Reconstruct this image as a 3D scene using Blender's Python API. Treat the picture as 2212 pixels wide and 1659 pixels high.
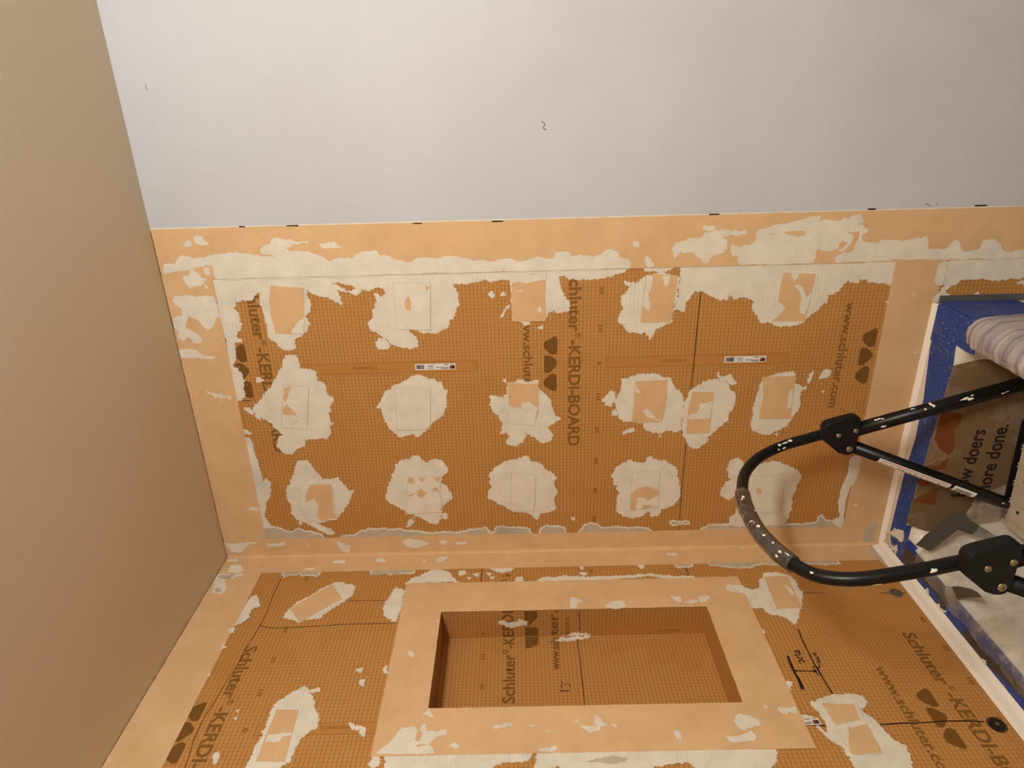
import bpy, bmesh, math, random
from mathutils import Vector, Matrix, noise as mnoise
from mathutils.geometry import delaunay_2d_cdt
random.seed(7)
for o in list(bpy.data.objects): bpy.data.objects.remove(o, do_unlink=True)
COL = bpy.context.scene.collection
SC = bpy.context.scene
CAM = {'loc': [1.29356, -1.70061, 1.53459], 'R': [[-0.025786, -0.000601, -0.999667], [-0.91619, -0.400033, 0.023873], [-0.399914, 0.916501, 0.009765]], 'lens': 24.1971}
# ------------------------------------------------------------ camera
cd = bpy.data.cameras.new('camera'); cam = bpy.data.objects.new('camera', cd); COL.objects.link(cam)
cd.sensor_fit = 'HORIZONTAL'; cd.sensor_width = 36.0; cd.lens = CAM['lens']; cd.clip_start = 0.02
r_, d_, f_ = [Vector(v) for v in CAM['R']]
m = Matrix((r_, -d_, -f_)).transposed().to_4x4(); m.translation = Vector(CAM['loc'])
cam.matrix_world = m
SC.camera = cam
# ------------------------------------------------------------ light (vanity lamp behind the photographer) and exposure
SC.view_settings.view_transform = 'Standard'; SC.view_settings.look = 'None'
SC.view_settings.gamma = 1.0; SC.view_settings.exposure = 0.0; SC.view_settings.use_curve_mapping = False
W = bpy.data.worlds.new('room_bounce'); SC.world = W; W.use_nodes = True
bg = W.node_tree.nodes['Background']; bg.inputs[0].default_value = (1.0, 0.98, 0.93, 1); bg.inputs[1].default_value = 0.36
for k in range(3):
    l = bpy.data.lights.new('vanity_globe', 'POINT'); l.energy = 31.5; l.shadow_soft_size = .055; l.color = (0.98, 1.0, 1.0)
    o = bpy.data.objects.new('vanity_globe', l); COL.objects.link(o); o.location = (1.88+.12*k, -1.72+.08*k, 2.17)
# ------------------------------------------------------------ surveyed outlines, tenths of a millimetre on each surface
BLOBS = [
 ('stripR','mortar_smear','A',0.6,'r',[8800,22982,8475,22999,7834,22986,7174,22988,6495,22997,6216,22979,6387,22865,6866,22807,6945,22569,6998,22671,7085,22766,7215,22615,7378,22505,7462,22553,7692,22542,7825,22643,7920,22562,8069,22675,8001,22547,8060,22349,8038,22134,8242,21974,8255,21832,8285,21780,8287,21594,8274,20729,8122,20409,8070,20246,8084,20166,7984,20024,7850,19853,8173,19906,8383,20064,8430,20027,8441,19841,8369,19511,8269,19337,8246,19030,8302,18777,8188,18665,8046,18725,8000,18808,8116,18951,7891,18944,7667,19046,7470,19051,7342,19206,7209,19174,7036,18970,6827,18704,6740,18617,6740,18612,6667,18427,6609,18144,6706,17976,6910,18007,7049,18170,7149,18162,7127,17973,7038,17758,7030,17442,7127,17308,7190,17178,7387,17102,7482,16971,7645,16945,7772,16829,7934,16882,8094,16857,8255,16940,8368,17026,8331,16828,8339,16550,8365,16303,8440,16177,8373,16026,8397,15749,8391,15503,8153,15472,7833,15471,7344,15453,7323,14636,7502,14587,7545,14368,7536,14024,7698,13994,7927,14151,8121,14244,8375,14276,8457,14414,8477,14215,8416,14031,8379,13846,8370,13478,8392,13142,8420,12990,8494,12839,8520,12626,8800,12384,8537,12078,8544,11842,8494,11717,8535,11476,8800,11295,8512,11185,8403,11192,8120,11196,7705,11235,7512,11268,7457,11061,7700,11048,7857,10905,7998,10793,7979,10668,7910,10477,7827,10346,7741,10121,7737,9966,7848,9915,7829,9821,7748,9781,7807,9571,7704,9312,7653,9229,7525,9292,7360,9211,7226,9101,7092,9023,7104,8836,6998,8603,6989,8224,7080,7923,7194,7845,7290,7766,7416,7597,7544,7524,7606,7409,7799,7424,7843,7261,7887,7145,8044,7079,8168,6977,8097,6690,8207,6678,8171,6489,8085,6229,8080,6013,8028,5835,8800,5838,8800,6876,8800,8082,8800,9721,8800,12028,8800,13849,8800,14581,8800,18436,8800,20039,8800,22928,8800,22937]),
 ('stripR','mortar_smear','A',1.7,'s',[9020,24157,8998,23887,9148,23762,9221,23625,9140,23429,9163,23150,9230,22802,9268,22492,9227,22075,9175,21841,9138,21604,9117,21365,9194,21413,9216,21652,9338,21661,9396,21591,9452,21400,9599,21286,9564,21111,9558,20871,9497,20820,9472,20448,9448,20677,9352,21054,9259,20978,9270,20795,9247,20525,9134,20269,9085,20124,8974,19986,9045,19795,9054,19550,9035,19401,9140,19298,9210,19078,9218,18805,9110,18755,9010,18431,8942,18164,8891,17971,8994,17821,9019,17577,8990,17306,9033,16939,8980,16700,8897,16431,8871,16037,8909,15732,8933,15458,8852,15308,8848,15126,8962,14821,8911,14610,8920,14367,9057,14337,9076,14156,9048,14005,8956,13974,8980,13732,8917,13429,8952,13248,9071,13130,9106,12981,9048,12828,8878,12762,8857,12549,8732,12468,8616,12493,8614,13849,8602,14581,8602,18436,8572,20039,8599,22928,8958,22963,8922,23353,8853,23674,8815,23990,8789,24210]),
 ('stripR','mortar_smear','A',1.7,'s',[9075,9843,9126,9474,9214,9409,9424,9418,9497,9367,9615,8818,9692,8385,9773,8102,9797,7928,9723,7888,9666,7938,9673,7644,9680,7350,9738,7330,9705,7177,9762,7128,9788,7014,9682,6848,9623,6853,9597,6981,9507,6936,9446,6851,9177,6803,9114,6688,9091,6415,9164,6309,9139,5916,9132,5676,9181,5438,9216,5227,9132,5154,8895,5131,8904,4940,8884,4687,8979,4598,9142,4498,9056,4368,8845,4264,8813,4091,8848,3851,9069,3795,9089,3498,8975,3360,8819,3265,8771,3031,8805,2709,8649,2667,8650,4329,8674,5805,8647,6876,8629,7357,8737,7375,8854,7183,8980,7354,8925,7585,8992,7836,8933,7887,8643,7919,8617,8082,8629,9721,8861,9806,8865,9957,8988,10000,9139,9985]),
 ('stripR','bare_spot','A',2.1,'m',[9421,8748,9453,8500,9437,8215,9333,8230,9293,8388,9359,8636]),
 ('stripR','bare_spot','A',2.1,'m',[9397,7258,9388,6885,9179,6893,8939,6957,8852,7092,8916,7223,9152,7023,9302,7019,9350,7146]),
 ('stripR','bare_spot','A',2.1,'m',[9392,9102,9383,8982,9348,9037]),
 ('stripR','bare_spot','A',2.1,'m',[9071,7354,9159,7263,9125,7138,8977,7233,8964,7321]),
 ('stripR','mortar_smear','A',1.7,'d',[9055,11435,9204,11340,9287,11046,9310,10779,9440,10641,9485,10407,9474,9989,9446,9689,9401,9684,9398,10160,9356,10276,9233,10144,9052,10141,8964,10238,8909,10474,8728,10579,8823,10708,8918,10837,9014,10995,9035,11238,8887,11393]),
 ('stripR','mortar_smear','A',1.7,'d',[9679,23239,9674,23045,9492,22962,9498,23172,9575,23261]),
 ('stripR','mortar_smear','A',1.7,'d',[9477,23539,9548,23373,9488,23370]),
 ('stripR','mortar_smear','A',1.7,'d',[9405,20171,9413,19929,9456,19833,9316,19670,9353,19936,9352,20118]),
 ('stripR','mortar_smear','A',1.7,'s',[9265,12446,9292,12357,9231,12294,9140,12305,9173,12397]),
 ('stripR','mortar_smear','A',1.7,'d',[8876,12081,8813,12002,8657,11948,8659,12024]),
 ('stripR','mortar_smear','A',1.7,'d',[9591,10743,9584,10446,9555,10473,9545,10680]),
 ('stripR','mortar_smear','A',1.7,'d',[8796,12038,8732,11944,8640,11939,8627,12029]),
 ('stripR','mortar_smear','A',1.7,'d',[9777,6969,9666,6841,9614,6886,9616,6996,9752,7019]),
 ('stripR','mortar_smear','A',1.7,'d',[9507,6949,9531,6845,9418,6688,9313,6833,9147,6804,9149,6887]),
 ('stripCA','mortar_smear','A',1.7,'s',[8652,23749,8714,23705,8710,23567,8818,23528,8847,23430,8735,23331,8640,23289,8621,23155,8483,23291,8440,23455,8381,23622,8493,23691]),
 ('stripCA','mortar_smear','A',1.7,'s',[8887,23192,8914,23049,8728,23056,8698,23123]),
 ('stripCA','mortar_smear','A',1.7,'s',[8058,24144,8201,24065,8195,23817,8159,23077,7998,23063,7606,22999,7609,23124,7348,23271,7269,23414,7388,23517,7589,23633,7660,23839,7530,23898,7333,23972,7160,23723,7022,23592,6906,23681,6926,23804,7098,23928,6984,24080,7072,24221,7221,24156,7341,24257,7604,24214,7647,23968,7859,23953]),
 ('stripCA','mortar_smear','A',1.7,'s',[6734,24257,6744,24004,6705,23819,6547,23690,6504,23376,6477,23398,6510,24248]),
 ('stripCA','mortar_smear','A',1.7,'s',[8481,23229,8369,23190,8355,23224]),
 ('stripCA','mortar_smear','A',1.7,'s',[6975,23091,6973,22995,6939,23018]),
 ('stripCA','mortar_smear','A',1.7,'d',[5524,23803,5410,23561,5345,23177,5309,23183,5356,23572,5451,23751]),
 ('stripCA','mortar_smear','A',1.7,'d',[5226,23482,5217,23427,5159,23445,5171,23489]),
 ('stripCA','mortar_smear','A',1.7,'d',[1754,23288,1770,23072,1685,23069,1711,23260]),
 ('stripCA','mortar_smear','A',0.9,'r',[6341,23085,6390,22978,6181,22953,6143,22830,5894,22745,5751,22738,5836,22707,5641,22775,5354,22794,5247,22897,5171,23044,5198,23105,5506,23113,5794,23173,6006,23116]),
 ('stripCA','mortar_smear','A',0.7,'r',[4093,23300,4053,22912,3897,22854,3587,22858,3232,22817,2992,22772,2549,22796,2747,22639,2583,22545,2134,22655,1889,22838,1470,22927,1123,22770,1039,22874,1065,23300,1472,23300,2102,23300,2918,23300,3708,23300]),
 ('wallA','mortar_smear','A',0.7,'r',[5898,22368,5805,22204,5738,22380]),
 ('wallA','mortar_smear','A',0.7,'r',[5007,22824,4873,22631,4800,22677,4953,22850]),
 ('wallA','mortar_smear','A',0.7,'r',[4340,22995,4241,22810,4184,22837,4208,23003]),
 ('wallA','mortar_smear','A',0.7,'r',[4762,22617,4739,22470,4647,22503,4705,22593]),
 ('wallA','mortar_smear','A',0.7,'r',[5579,7247,5735,7141,5661,7007,5504,7073,5474,7279]),
 ('wallA','mortar_smear','A',0.7,'r',[5587,7540,5690,7458,5444,7486,5338,7536]),
 ('wallA','mortar_smear','A',0.7,'r',[5198,7662,5225,7568,5143,7605]),
 ('wallA','mortar_smear','A',0.7,'r',[5113,7143,5057,7069,5033,7114]),
 ('wallA','mortar_smear','A',0.7,'r',[3994,12466,4083,12217,4025,12181,3918,12446]),
 ('wallA','mortar_smear','A',0.7,'r',[3808,8238,3813,8155,3761,8182]),
 ('wallA','mortar_smear','A',0.7,'r',[3891,11432,3815,11421,3796,11433]),
 ('wallA','mortar_smear','A',0.7,'g',[970,10969,990,10434,869,10389,840,10925]),
 ('wallA','mortar_smear','A',0.7,'r',[8056,16038,8086,15960,7973,15917,7960,16011]),
 ('wallA','mortar_smear','A',0.7,'r',[8033,15745,8063,15667,7983,15654,7969,15732]),
 ('wallA','mortar_smear','A',0.7,'r',[7418,15780,7738,15552,7433,15717]),
 ('wallA','mortar_smear','A',0.7,'r',[7095,14811,7142,14700,7076,14716]),
 ('wallA','mortar_smear','A',0.7,'r',[7386,14525,7367,14463,7319,14494]),
 ('wallA','mortar_smear','A',0.7,'r',[6919,18982,6899,18856,6760,18727,6625,18788,6613,18949,6683,19054]),
 ('wallA','mortar_smear','A',0.8,'r',[8352,20068,8364,19943,8265,19770,8164,19566,8217,19776,8271,20017]),
 ('wallA','mortar_smear','A',0.8,'r',[8164,19566,8271,19398,8220,19281,8097,19450]),
 ('wallA','mortar_smear','A',0.7,'r',[1169,13891,1180,13802,1082,13837]),
 ('wallA','mortar_smear','A',0.7,'r',[5655,15756,5635,15675,5564,15710]),
 ('wallA','mortar_smear','A',0.7,'r',[7740,3638,7768,3574,7679,3538,7666,3620]),
 ('wallA','mortar_smear','A',0.7,'r',[7992,2659,8017,2497,7944,2477]),
 ('p11','mortar_bed','A',0.65,'r',[8160,21880,8301,21793,8391,21577,8321,20722,8097,20693,7903,20643,7741,20666,7582,20830,7349,20738,7152,20862,7025,21103,6926,21214,6739,21194,6644,21482,6750,21594,6870,21670,7010,21823,7278,21842,7708,21879,7936,21918]),
 ('p11','membrane_sheet','A',1.3,'M',[8400,21575,8312,20739,7080,20920,7123,21661,7572,21698,8058,21663]),
 ('p11','mortar_smear','A',1.9,'s',[7534,20853,7407,21046,7260,21163,7102,21251,7087,20925]),
 ('p12','membrane_sheet','A',1.3,'C',[8405,18474,8365,17519,7108,17611,7157,18482]),
 ('p12','bare_spot','A',1.9,'m',[7840,18221,7984,18168,8030,18086,7868,18053,7690,18068,7650,18150,7726,18212]),
 ('p12','bare_spot','A',1.9,'m',[8305,17646,8270,17541,8176,17579,8194,17655]),
 ('p13','mortar_bed','A',0.65,'r',[7306,15281,7299,14998,7201,15062,7188,15173]),
 ('p13','membrane_sheet','A',1.3,'M',[8468,15446,8571,14597,8004,14616,7272,14605,7295,15463,7834,15487]),
 ('p13','mortar_smear','A',1.9,'s',[8468,15455,8577,14597,8383,14598,8351,14828,8301,15075,8337,15259,8311,15450]),
 ('p13','mortar_smear','A',1.9,'s',[7622,14821,7685,14742,7521,14713,7507,14791]),
 ('p13','mortar_smear','A',1.9,'s',[8102,15325,8121,15201,8076,15187,8069,15295]),
 ('p14','mortar_bed','A',0.65,'r',[8351,12130,8199,12337,8235,12523,8269,12617,8138,12457,7950,12573,7857,12662,7565,12620,7370,12675,7240,12733,7137,12572,6951,12470,6877,12182,6888,11992,6718,11888,6815,11822,6997,11753,7107,11508,7153,11353,7448,11342,8341,11218,8479,11716]),
 ('p14','membrane_sheet','A',1.3,'M',[8444,12075,8405,11284,7739,11315,7153,11369,7180,12141]),
 ('p14','mortar_smear','A',1.9,'s',[8425,12049,8421,11911,8138,11911,7918,11992,7593,11912,7465,11967,7598,12099,8047,12076]),
 ('p14','mortar_smear','A',1.9,'s',[8399,11650,8393,11436,8222,11486,8097,11539,8257,11611]),
 ('p15','membrane_sheet','A',1.3,'M',[8392,8613,8356,7816,7874,7836,7096,7894,7125,8744,7670,8658,7990,8652]),
 ('p15','mortar_smear','A',1.9,'s',[8377,8413,8373,8230,8264,8245,8171,8324]),
 ('p15','mortar_smear','A',1.9,'s',[8045,8306,8089,8190,7943,8046,7716,7952,7874,7851,7294,7922,7330,8052,7687,8056,7914,8165]),
 ('p15','mortar_smear','A',1.9,'s',[7671,8689,7471,8445,7131,8739]),
 ('p21','mortar_bed','A',0.65,'r',[6489,21474,6483,21233,6274,21184,6099,21162,6058,20924,5984,20772,5807,20764,5701,20795,5662,20817,5729,20676,5656,20588,5441,20584,5258,20509,5237,20413,4966,20531,4819,20534,4802,20603,4522,20573,4464,20497,4410,20622,4145,20623,3997,20778,4005,21083,3974,21360,3859,21377,3692,21641,3521,21838,3604,22031,3802,22170,4031,22082,4104,21952,4296,22022,4451,22166,4643,22336,4873,22631,5091,22526,5322,22287,5551,22050,5866,21834,6075,21719]),
 ('p21','membrane_sheet','A',1.3,'C',[5667,21702,5595,21007,4295,21245,4377,21942]),
 ('p21','bare_spot','A',1.9,'m',[5577,21667,5607,21465,5431,21591,5322,21592,5125,21722,5254,21768]),
 ('p21','bare_spot','A',1.9,'m',[4963,21815,5088,21678,4787,21458,4733,21500,4779,21844]),
 ('p21','bare_spot','A',1.9,'m',[4380,21637,4601,21469,4564,21458,4398,21601]),
 ('p22','mortar_bed','A',0.65,'r',[5536,18727,5602,18524,5671,18419,5772,18214,5837,18013,5762,17856,5721,17630,5610,17442,5429,17388,5319,17297,5102,17344,4883,17358,4628,17475,4484,17685,4374,17794,4226,17906,4079,18086,3969,18231,4105,18355,4052,18495,3980,18670,4097,18766,4214,18890,4367,18976,4482,19032,4669,19081,4892,19092,4914,19239,5111,19069,5397,18909,5429,18774]),
 ('p22','membrane_sheet','A',1.3,'C',[5481,18682,5438,17733,4205,17823,4211,18751]),
 ('p22','bare_spot','A',1.9,'m',[4264,17920,4337,17814,4205,17823,4208,17941]),
 ('p23','mortar_bed','A',0.65,'r',[5161,16118,5157,15953,5117,15789,5204,15671,5527,15646,5558,15449,5643,15316,5550,15154,5595,14827,5290,14797,5214,14667,5028,14503,4808,14470,4547,14371,4431,14237,4287,14472,4215,14573,3908,14439,3756,14507,3696,14711,3844,14914,4117,15180,4156,15230,3927,15183,3738,15289,3608,15462,3670,15630,3788,15729,3901,15641,4035,15654,4022,15891,4360,15796,4549,15907,4739,16068,4925,16127]),
 ('p23','membrane_sheet','A',1.3,'M',[5552,15645,5512,14812,4633,14837,4262,14942,4339,15713,4875,15631]),
 ('p23','mortar_smear','A',1.9,'s',[4857,15648,4774,15268,4939,15265,4971,15099,4858,14968,4817,14835,4270,14942,4346,15706]),
 ('p24','mortar_bed','A',0.65,'r',[5576,12560,5590,12414,5656,12254,5713,12126,5703,11736,5620,11536,5578,11273,5399,11229,5216,11086,5141,10982,4883,10864,4441,10865,4181,10913,4028,10852,3955,10964,4017,11170,4021,11305,3929,11434,3954,11638,4016,11843,4264,11957,4327,12228,4313,12394,4412,12599,4673,12642,4932,12717,5112,12641,5326,12567]),
 ('p24','mortar_bed','A',0.65,'r',[4996,13066,5155,12922,5244,12859,5188,12775,4933,12750,4789,12845,4847,12979]),
 ('p24','mortar_bed','A',0.65,'r',[4529,12803,4675,12741,4563,12671,4508,12702]),
 ('p24','membrane_sheet','A',1.3,'M',[5514,12215,5534,11362,5005,11328,4269,11415,4264,12242,4919,12221]),
 ('p24','mortar_smear','A',1.9,'s',[5424,12211,5161,12018,5209,12201]),
 ('p24','mortar_smear','A',1.9,'s',[4619,11974,4662,11811,4366,11561,4325,11408,4281,11456,4467,11867]),
 ('p24b','mortar_bed','A',0.65,'r',[4809,10826,5134,10719,5292,10567,5377,10411,5479,10224,5509,9999,5433,9796,5323,9687,5178,9640,5103,9518,4957,9486,4664,9489,4520,9607,4296,9602,4151,9771,3929,9952,3818,10077,3552,10189,3478,10319,3394,10363,3485,10591,3681,10708,3989,10815,4441,10865]),
 ('p24b','mortar_bed','A',0.65,'r',[5722,10019,5578,9940,5575,9810,5643,9687,5389,9498,5338,9591,5467,9734,5507,9933]),
 ('p24b','membrane_sheet','A',1.3,'M',[5158,10655,5135,10079,4383,10077,3894,10084,3880,10706,4326,10730,4806,10710]),
 ('p24b','mortar_smear','A',1.9,'s',[4817,10430,4863,10087,4347,10100,4333,10724,4473,10668,4506,10504,4652,10416]),
 ('p25','mortar_bed','A',0.65,'r',[5389,8797,5477,8775,5594,8481,5642,8292,5676,8006,5580,7944,5330,7926,5236,7749,5181,7693,4948,7742,4618,7695,4362,7826,4066,7953,3921,8202,3802,8457,3838,8663,3939,8877,4053,8923,4316,8919,4576,8932,4869,8900,5121,8847]),
 ('p25','membrane_sheet','A',1.3,'M',[5549,8816,5561,7919,4733,7910,4289,7876,4293,8757,5009,8719]),
 ('p25','mortar_smear','A',1.9,'s',[5136,8030,5187,7922,4623,7895,4589,8023]),
 ('p31','mortar_bed','A',0.65,'r',[3085,21750,3279,21600,3306,21423,3112,21278,2992,21261,2829,21144,2665,21028,2659,20819,2734,20600,2488,20491,2281,20376,2276,20183,1950,20381,1703,20518,1329,20797,1217,21440,1038,21177,815,20917,775,21067,958,21404,1225,21727,1316,21929,1533,22093,1784,22037,2038,22139,2327,22129,2688,21933]),
 ('p31','mortar_bed','A',0.65,'r',[1230,21942,1250,21867,1164,21862,1152,21918]),
 ('p31','membrane_sheet','A',1.3,'C',[2521,21748,2537,20800,1286,20802,1266,21649,1524,21755,2028,21787]),
 ('p31','bare_spot','A',1.9,'m',[2512,21399,2517,20820,1350,20812,1300,21321,1514,21363,1848,21263,2059,21358,1900,21664,2311,21533]),
 ('p32','mortar_bed','A',0.65,'r',[1573,18786,1878,19220,2087,19263,2291,19197,2534,19121,2812,18955,3090,18894,3206,18780,3241,18639,3257,18499,3391,18351,3369,18245,3308,18181,3147,18056,3183,17915,3238,17739,3174,17571,3013,17478,2853,17454,2716,17602,2496,17669,2370,17520,2120,17395,1954,17370,1834,17554,1545,17715,1292,17750,1081,17890,1106,17996,1374,18477,1440,18543]),
 ('p32','mortar_bed','A',0.65,'r',[1354,18515,1099,18572,975,18762,1188,18672]),
 ('p32','mortar_bed','A',0.65,'r',[1417,17670,1414,17546,1244,17556,1247,17664]),
 ('p32','membrane_sheet','A',1.3,'C',[2681,18579,2704,17610,2170,17708,1754,17666,1483,17755,1424,18759,2195,18656]),
 ('p32','bare_spot','A',1.9,'m',[2187,18375,2307,18243,2139,18098,1935,18219,2021,18336]),
 ('p32','bare_spot','A',1.9,'m',[2642,18600,2677,18405,2474,18405,2478,18562]),
 ('p32','bare_spot','A',1.9,'m',[2279,17947,2335,17767,2170,17708,2215,17881]),
 ('p32','bare_spot','A',1.9,'m',[2091,18648,2168,18412,2126,18416,2029,18635]),
 ('p32','bare_spot','A',1.9,'m',[1572,18764,1442,18615,1433,18769]),
 ('p32','bare_spot','A',1.9,'m',[2663,17884,2697,17620,2497,17721]),
 ('p32','bare_spot','A',1.9,'m',[2654,18303,2669,18092,2509,18175]),
 ('p33','mortar_bed','A',0.65,'r',[2051,16307,2253,16194,2539,16218,2701,16230,2936,16065,3070,15853,3161,15575,3215,15368,3260,15144,3109,15095,3063,14854,2860,14683,2735,14476,2571,14355,2411,14442,2122,14320,1876,14391,1499,14356,1398,14516,1384,14801,1174,14910,1306,15051,1417,15264,1446,15548,1578,15758,1753,16036,1884,16279]),
 ('p33','membrane_sheet','A',1.3,'C',[2732,15603,2694,14921,1850,14955,1432,14996,1491,15653]),
 ('p34','mortar_bed','A',0.65,'r',[2594,12741,2832,12645,2947,12476,3060,12275,3017,12135,2974,11996,3008,11791,3183,11697,3082,11589,3034,11277,2911,11097,2747,10914,2464,10860,2179,10805,1848,10746,1685,10840,1521,10970,1444,11249,1194,11376,1155,11516,1369,11599,1247,11771,1126,12050,1197,12303,1308,12503,1436,12561,1936,12508,2225,12554,2391,12682]),
 ('p34','membrane_sheet','A',1.3,'C',[2699,12156,2720,11396,1489,11340,1405,12169]),
 ('p34','bare_spot','A',1.9,'m',[1927,12185,2129,12025,2203,11714,2071,11392,1886,11399,1707,11688,1812,11729,1839,11977,1409,12010,1413,12163]),
 ('p34','bare_spot','A',1.9,'m',[1460,11852,1584,11788,1535,11502,1444,11710]),
 ('p35','mortar_bed','A',0.65,'r',[2946,9416,3058,9187,2977,9076,2817,9024,2652,8799,2844,8546,2897,8312,2911,8073,2784,7782,2657,7489,2412,7316,2171,7387,1845,7481,1597,7482,1219,7502,837,7558,769,8229,805,8771,858,9170,1052,9226,1217,9029,1512,9024,1847,9130,1667,9358,1880,9572,2185,9479,2383,9290,2669,9457]),
 ('p35','membrane_sheet','A',1.3,'C',[2477,9022,2485,7811,1205,7749,1216,8993]),
 ('p35','bare_spot','A',1.9,'m',[2039,8591,2077,8490,1951,8370,1831,8514]),
 ('p35','bare_spot','A',1.9,'m',[1805,9090,1720,8993,1257,8944,1302,9038]),
 ('stripKA','mortar_smear','A',0.75,'g',[300,24207,855,24103,1018,23709,1075,23410,1044,23054,1077,22651,985,22449,891,22174,1016,21974,923,21735,827,21386,300,21087,722,20711,735,20383,839,20190,961,19887,948,19383,915,18953,845,18778,840,18562,837,18449,762,18093,781,17658,761,17226,840,16933,876,16642,914,16425,738,16323,734,16179,905,16101,944,15920,873,15706,874,15418,837,15148,728,15114,300,14843,828,14806,931,14625,903,14374,831,14086,300,13941,300,13725,881,13547,1005,13334,935,13117,801,12970,837,12684,809,12431,760,12213,818,11964,744,11601,300,11199,300,11196,300,13254,300,19189,300,23281]),
 ('stripKA','mortar_smear','A',0.75,'g',[300,10148,730,10019,831,9777,819,9310,769,8229,772,7513,784,7157,816,6732,898,6602,985,6651,1088,6524,892,6387,844,6165,968,6007,300,5850,300,5749]),
 ('stripBA','mortar_smear','A',1.7,'s',[844,6165,968,6007,1603,6128,1974,6102,2578,5994,3014,6000,3050,5869,2968,5711,2571,5717,2170,5786,2050,5870,1430,5906,707,5857,578,5907]),
 ('stripKA','mortar_smear','A',1.7,'d',[572,24212,561,23283,608,23056,489,23551,316,23729,185,23863,192,24119,462,24215]),
 ('stripKA','mortar_smear','A',1.7,'d',[519,23016,549,22482,416,22467,379,22765,407,22980]),
 ('stripKA','mortar_smear','A',1.7,'d',[553,20951,459,20744,364,20500,99,20568,149,20782]),
 ('stripKA','mortar_smear','A',1.7,'d',[465,21801,441,21732,354,21781]),
 ('stripKA','mortar_smear','A',1.7,'d',[522,18929,582,18724,506,18330,434,18118,305,18237,228,18681,367,18925]),
 ('stripKA','mortar_smear','A',1.7,'d',[414,17354,405,16991,318,17032,325,17323]),
 ('stripKA','mortar_smear','A',1.7,'d',[471,17824,465,17606,334,17651,360,17813]),
 ('stripKA','mortar_smear','A',1.7,'d',[11,12109,28,11928,-60,11960]),
 ('stripKA','mortar_smear','A',1.7,'d',[-11,16389,-58,16281,-102,16319]),
 ('stripBA','mortar_smear','A',1.8,'G',[194,5180,501,5193,702,5102,745,4831,576,4814,357,4857,64,4832,-90,4747,-84,4975,34,4982]),
 ('stripBA','mortar_smear','A',1.7,'s',[8505,4741,8587,4620,8557,4530,8300,4528,7968,4538,7986,4654,8075,4744,8335,4759]),
 ('wallA','mortar_smear','A',0.7,'r',[8627,4518,8649,2665,8133,2525,8112,2803,8062,3126,8083,3356,8120,3702,8103,4147,8003,4180,7920,4358,7835,4451,7837,4537,8069,4504]),
 ('stripBA','mortar_smear','A',1.7,'r',[7605,4684,7722,4624,7836,4508,7625,4291,7508,4350,7556,4503,7560,4646]),
 ('stripBA','mortar_smear','A',1.7,'d',[7768,5257,7751,5197,7737,5223]),
 ('stripBA','mortar_smear','A',1.7,'d',[6175,4901,6188,4815,6142,4835]),
 ('stripBA','mortar_smear','A',1.7,'d',[7578,5930,7605,5821,7516,5833]),
 ('stripBA','mortar_smear','A',1.7,'s',[1444,5644,1468,5581,1388,5545,1363,5608]),
 ('stripCB','mortar_smear','B',1.5,'r',[-2878,22986,-2523,22978,-2126,22960,-1804,22931,-1718,22817,-2018,22695,-2167,22563,-2304,22778,-2640,22739,-2774,22848]),
 ('stripCB','mortar_smear','B',1.5,'r',[-3008,23073,-3038,22946,-3144,22945,-3167,23032]),
 ('stripCB','mortar_smear','B',1.5,'r',[-3724,23027,-3525,23029,-3677,22952]),
 ('stripCB','mortar_smear','B',1.5,'r',[-4525,23055,-4503,23010,-4594,22992]),
 ('stripCB','mortar_smear','B',1.7,'s',[-794,24250,-776,23590,-818,23510,-883,23530,-1062,23975,-1506,23762,-1655,23871,-1586,24147,-1181,24225]),
 ('stripCB','mortar_smear','B',1.9,'G',[-860,24224,-811,23727,-1033,23858,-993,24129]),
 ('stripCB','mortar_smear','B',1.9,'G',[-1434,24124,-1376,23980,-1564,23865,-1590,24021]),
 ('stripKB','mortar_smear','B',1.7,'s',[-119,24248,-59,23960,-202,23863,-226,24163]),
 ('stripKB','mortar_smear','B',1.7,'s',[-703,24026,-401,24054,-356,23763,-685,23558,-734,23669]),
 ('stripKB','mortar_smear','B',1.7,'s',[-297,21019,-240,20681,-413,20620,-400,20994]),
 ('stripKB','mortar_smear','B',1.7,'s',[-237,19737,-209,19522,-382,19492,-376,19690]),
 ('stripKB','mortar_smear','B',1.7,'s',[-663,21794,-581,21644,-636,21413,-698,21526]),
 ('stripKB','mortar_smear','B',1.7,'d',[-360,19754,-261,19640,-303,19414,-405,19440]),
 ('stripKB','mortar_smear','B',1.7,'d',[-407,18351,-272,18280,-411,18220]),
 ('stripKB','mortar_smear','B',1.7,'d',[-319,17925,-184,17807,-193,17542,-294,17622,-427,17740,-457,17868]),
 ('stripKB','mortar_smear','B',1.7,'d',[-199,16357,-202,16270,-235,16313]),
 ('stripKB','mortar_smear','B',1.7,'d',[-286,11101,-226,10827,-333,10763,-398,10864,-377,11076]),
 ('stripKB','mortar_smear','B',1.7,'d',[-46,8901,-17,8717,-77,8429,-122,8749]),
 ('stripKB','mortar_smear','B',0.75,'g',[-300,22576,-1000,22296,-906,22196,-873,21821,-966,21327,-300,21070,-300,20562,-300,19965,-926,19761,-867,19388,-970,19201,-903,18871,-926,19778,-934,19521,-300,19241,-919,18971,-901,18548,-300,18400,-300,18180,-300,18101,-300,18108,-300,19828]),
 ('stripKB','mortar_smear','B',0.75,'r',[-300,18100,-300,17802,-300,17500,-300,17074,-300,16725,-831,16253,-972,15953,-863,15678,-300,15635,-300,18108]),
 ('stripKB','mortar_smear','B',0.75,'r',[-300,13789,-929,13667,-300,13425]),
 ('stripKB','mortar_smear','B',0.75,'r',[-300,12743,-300,12633,-300,12487]),
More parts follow.
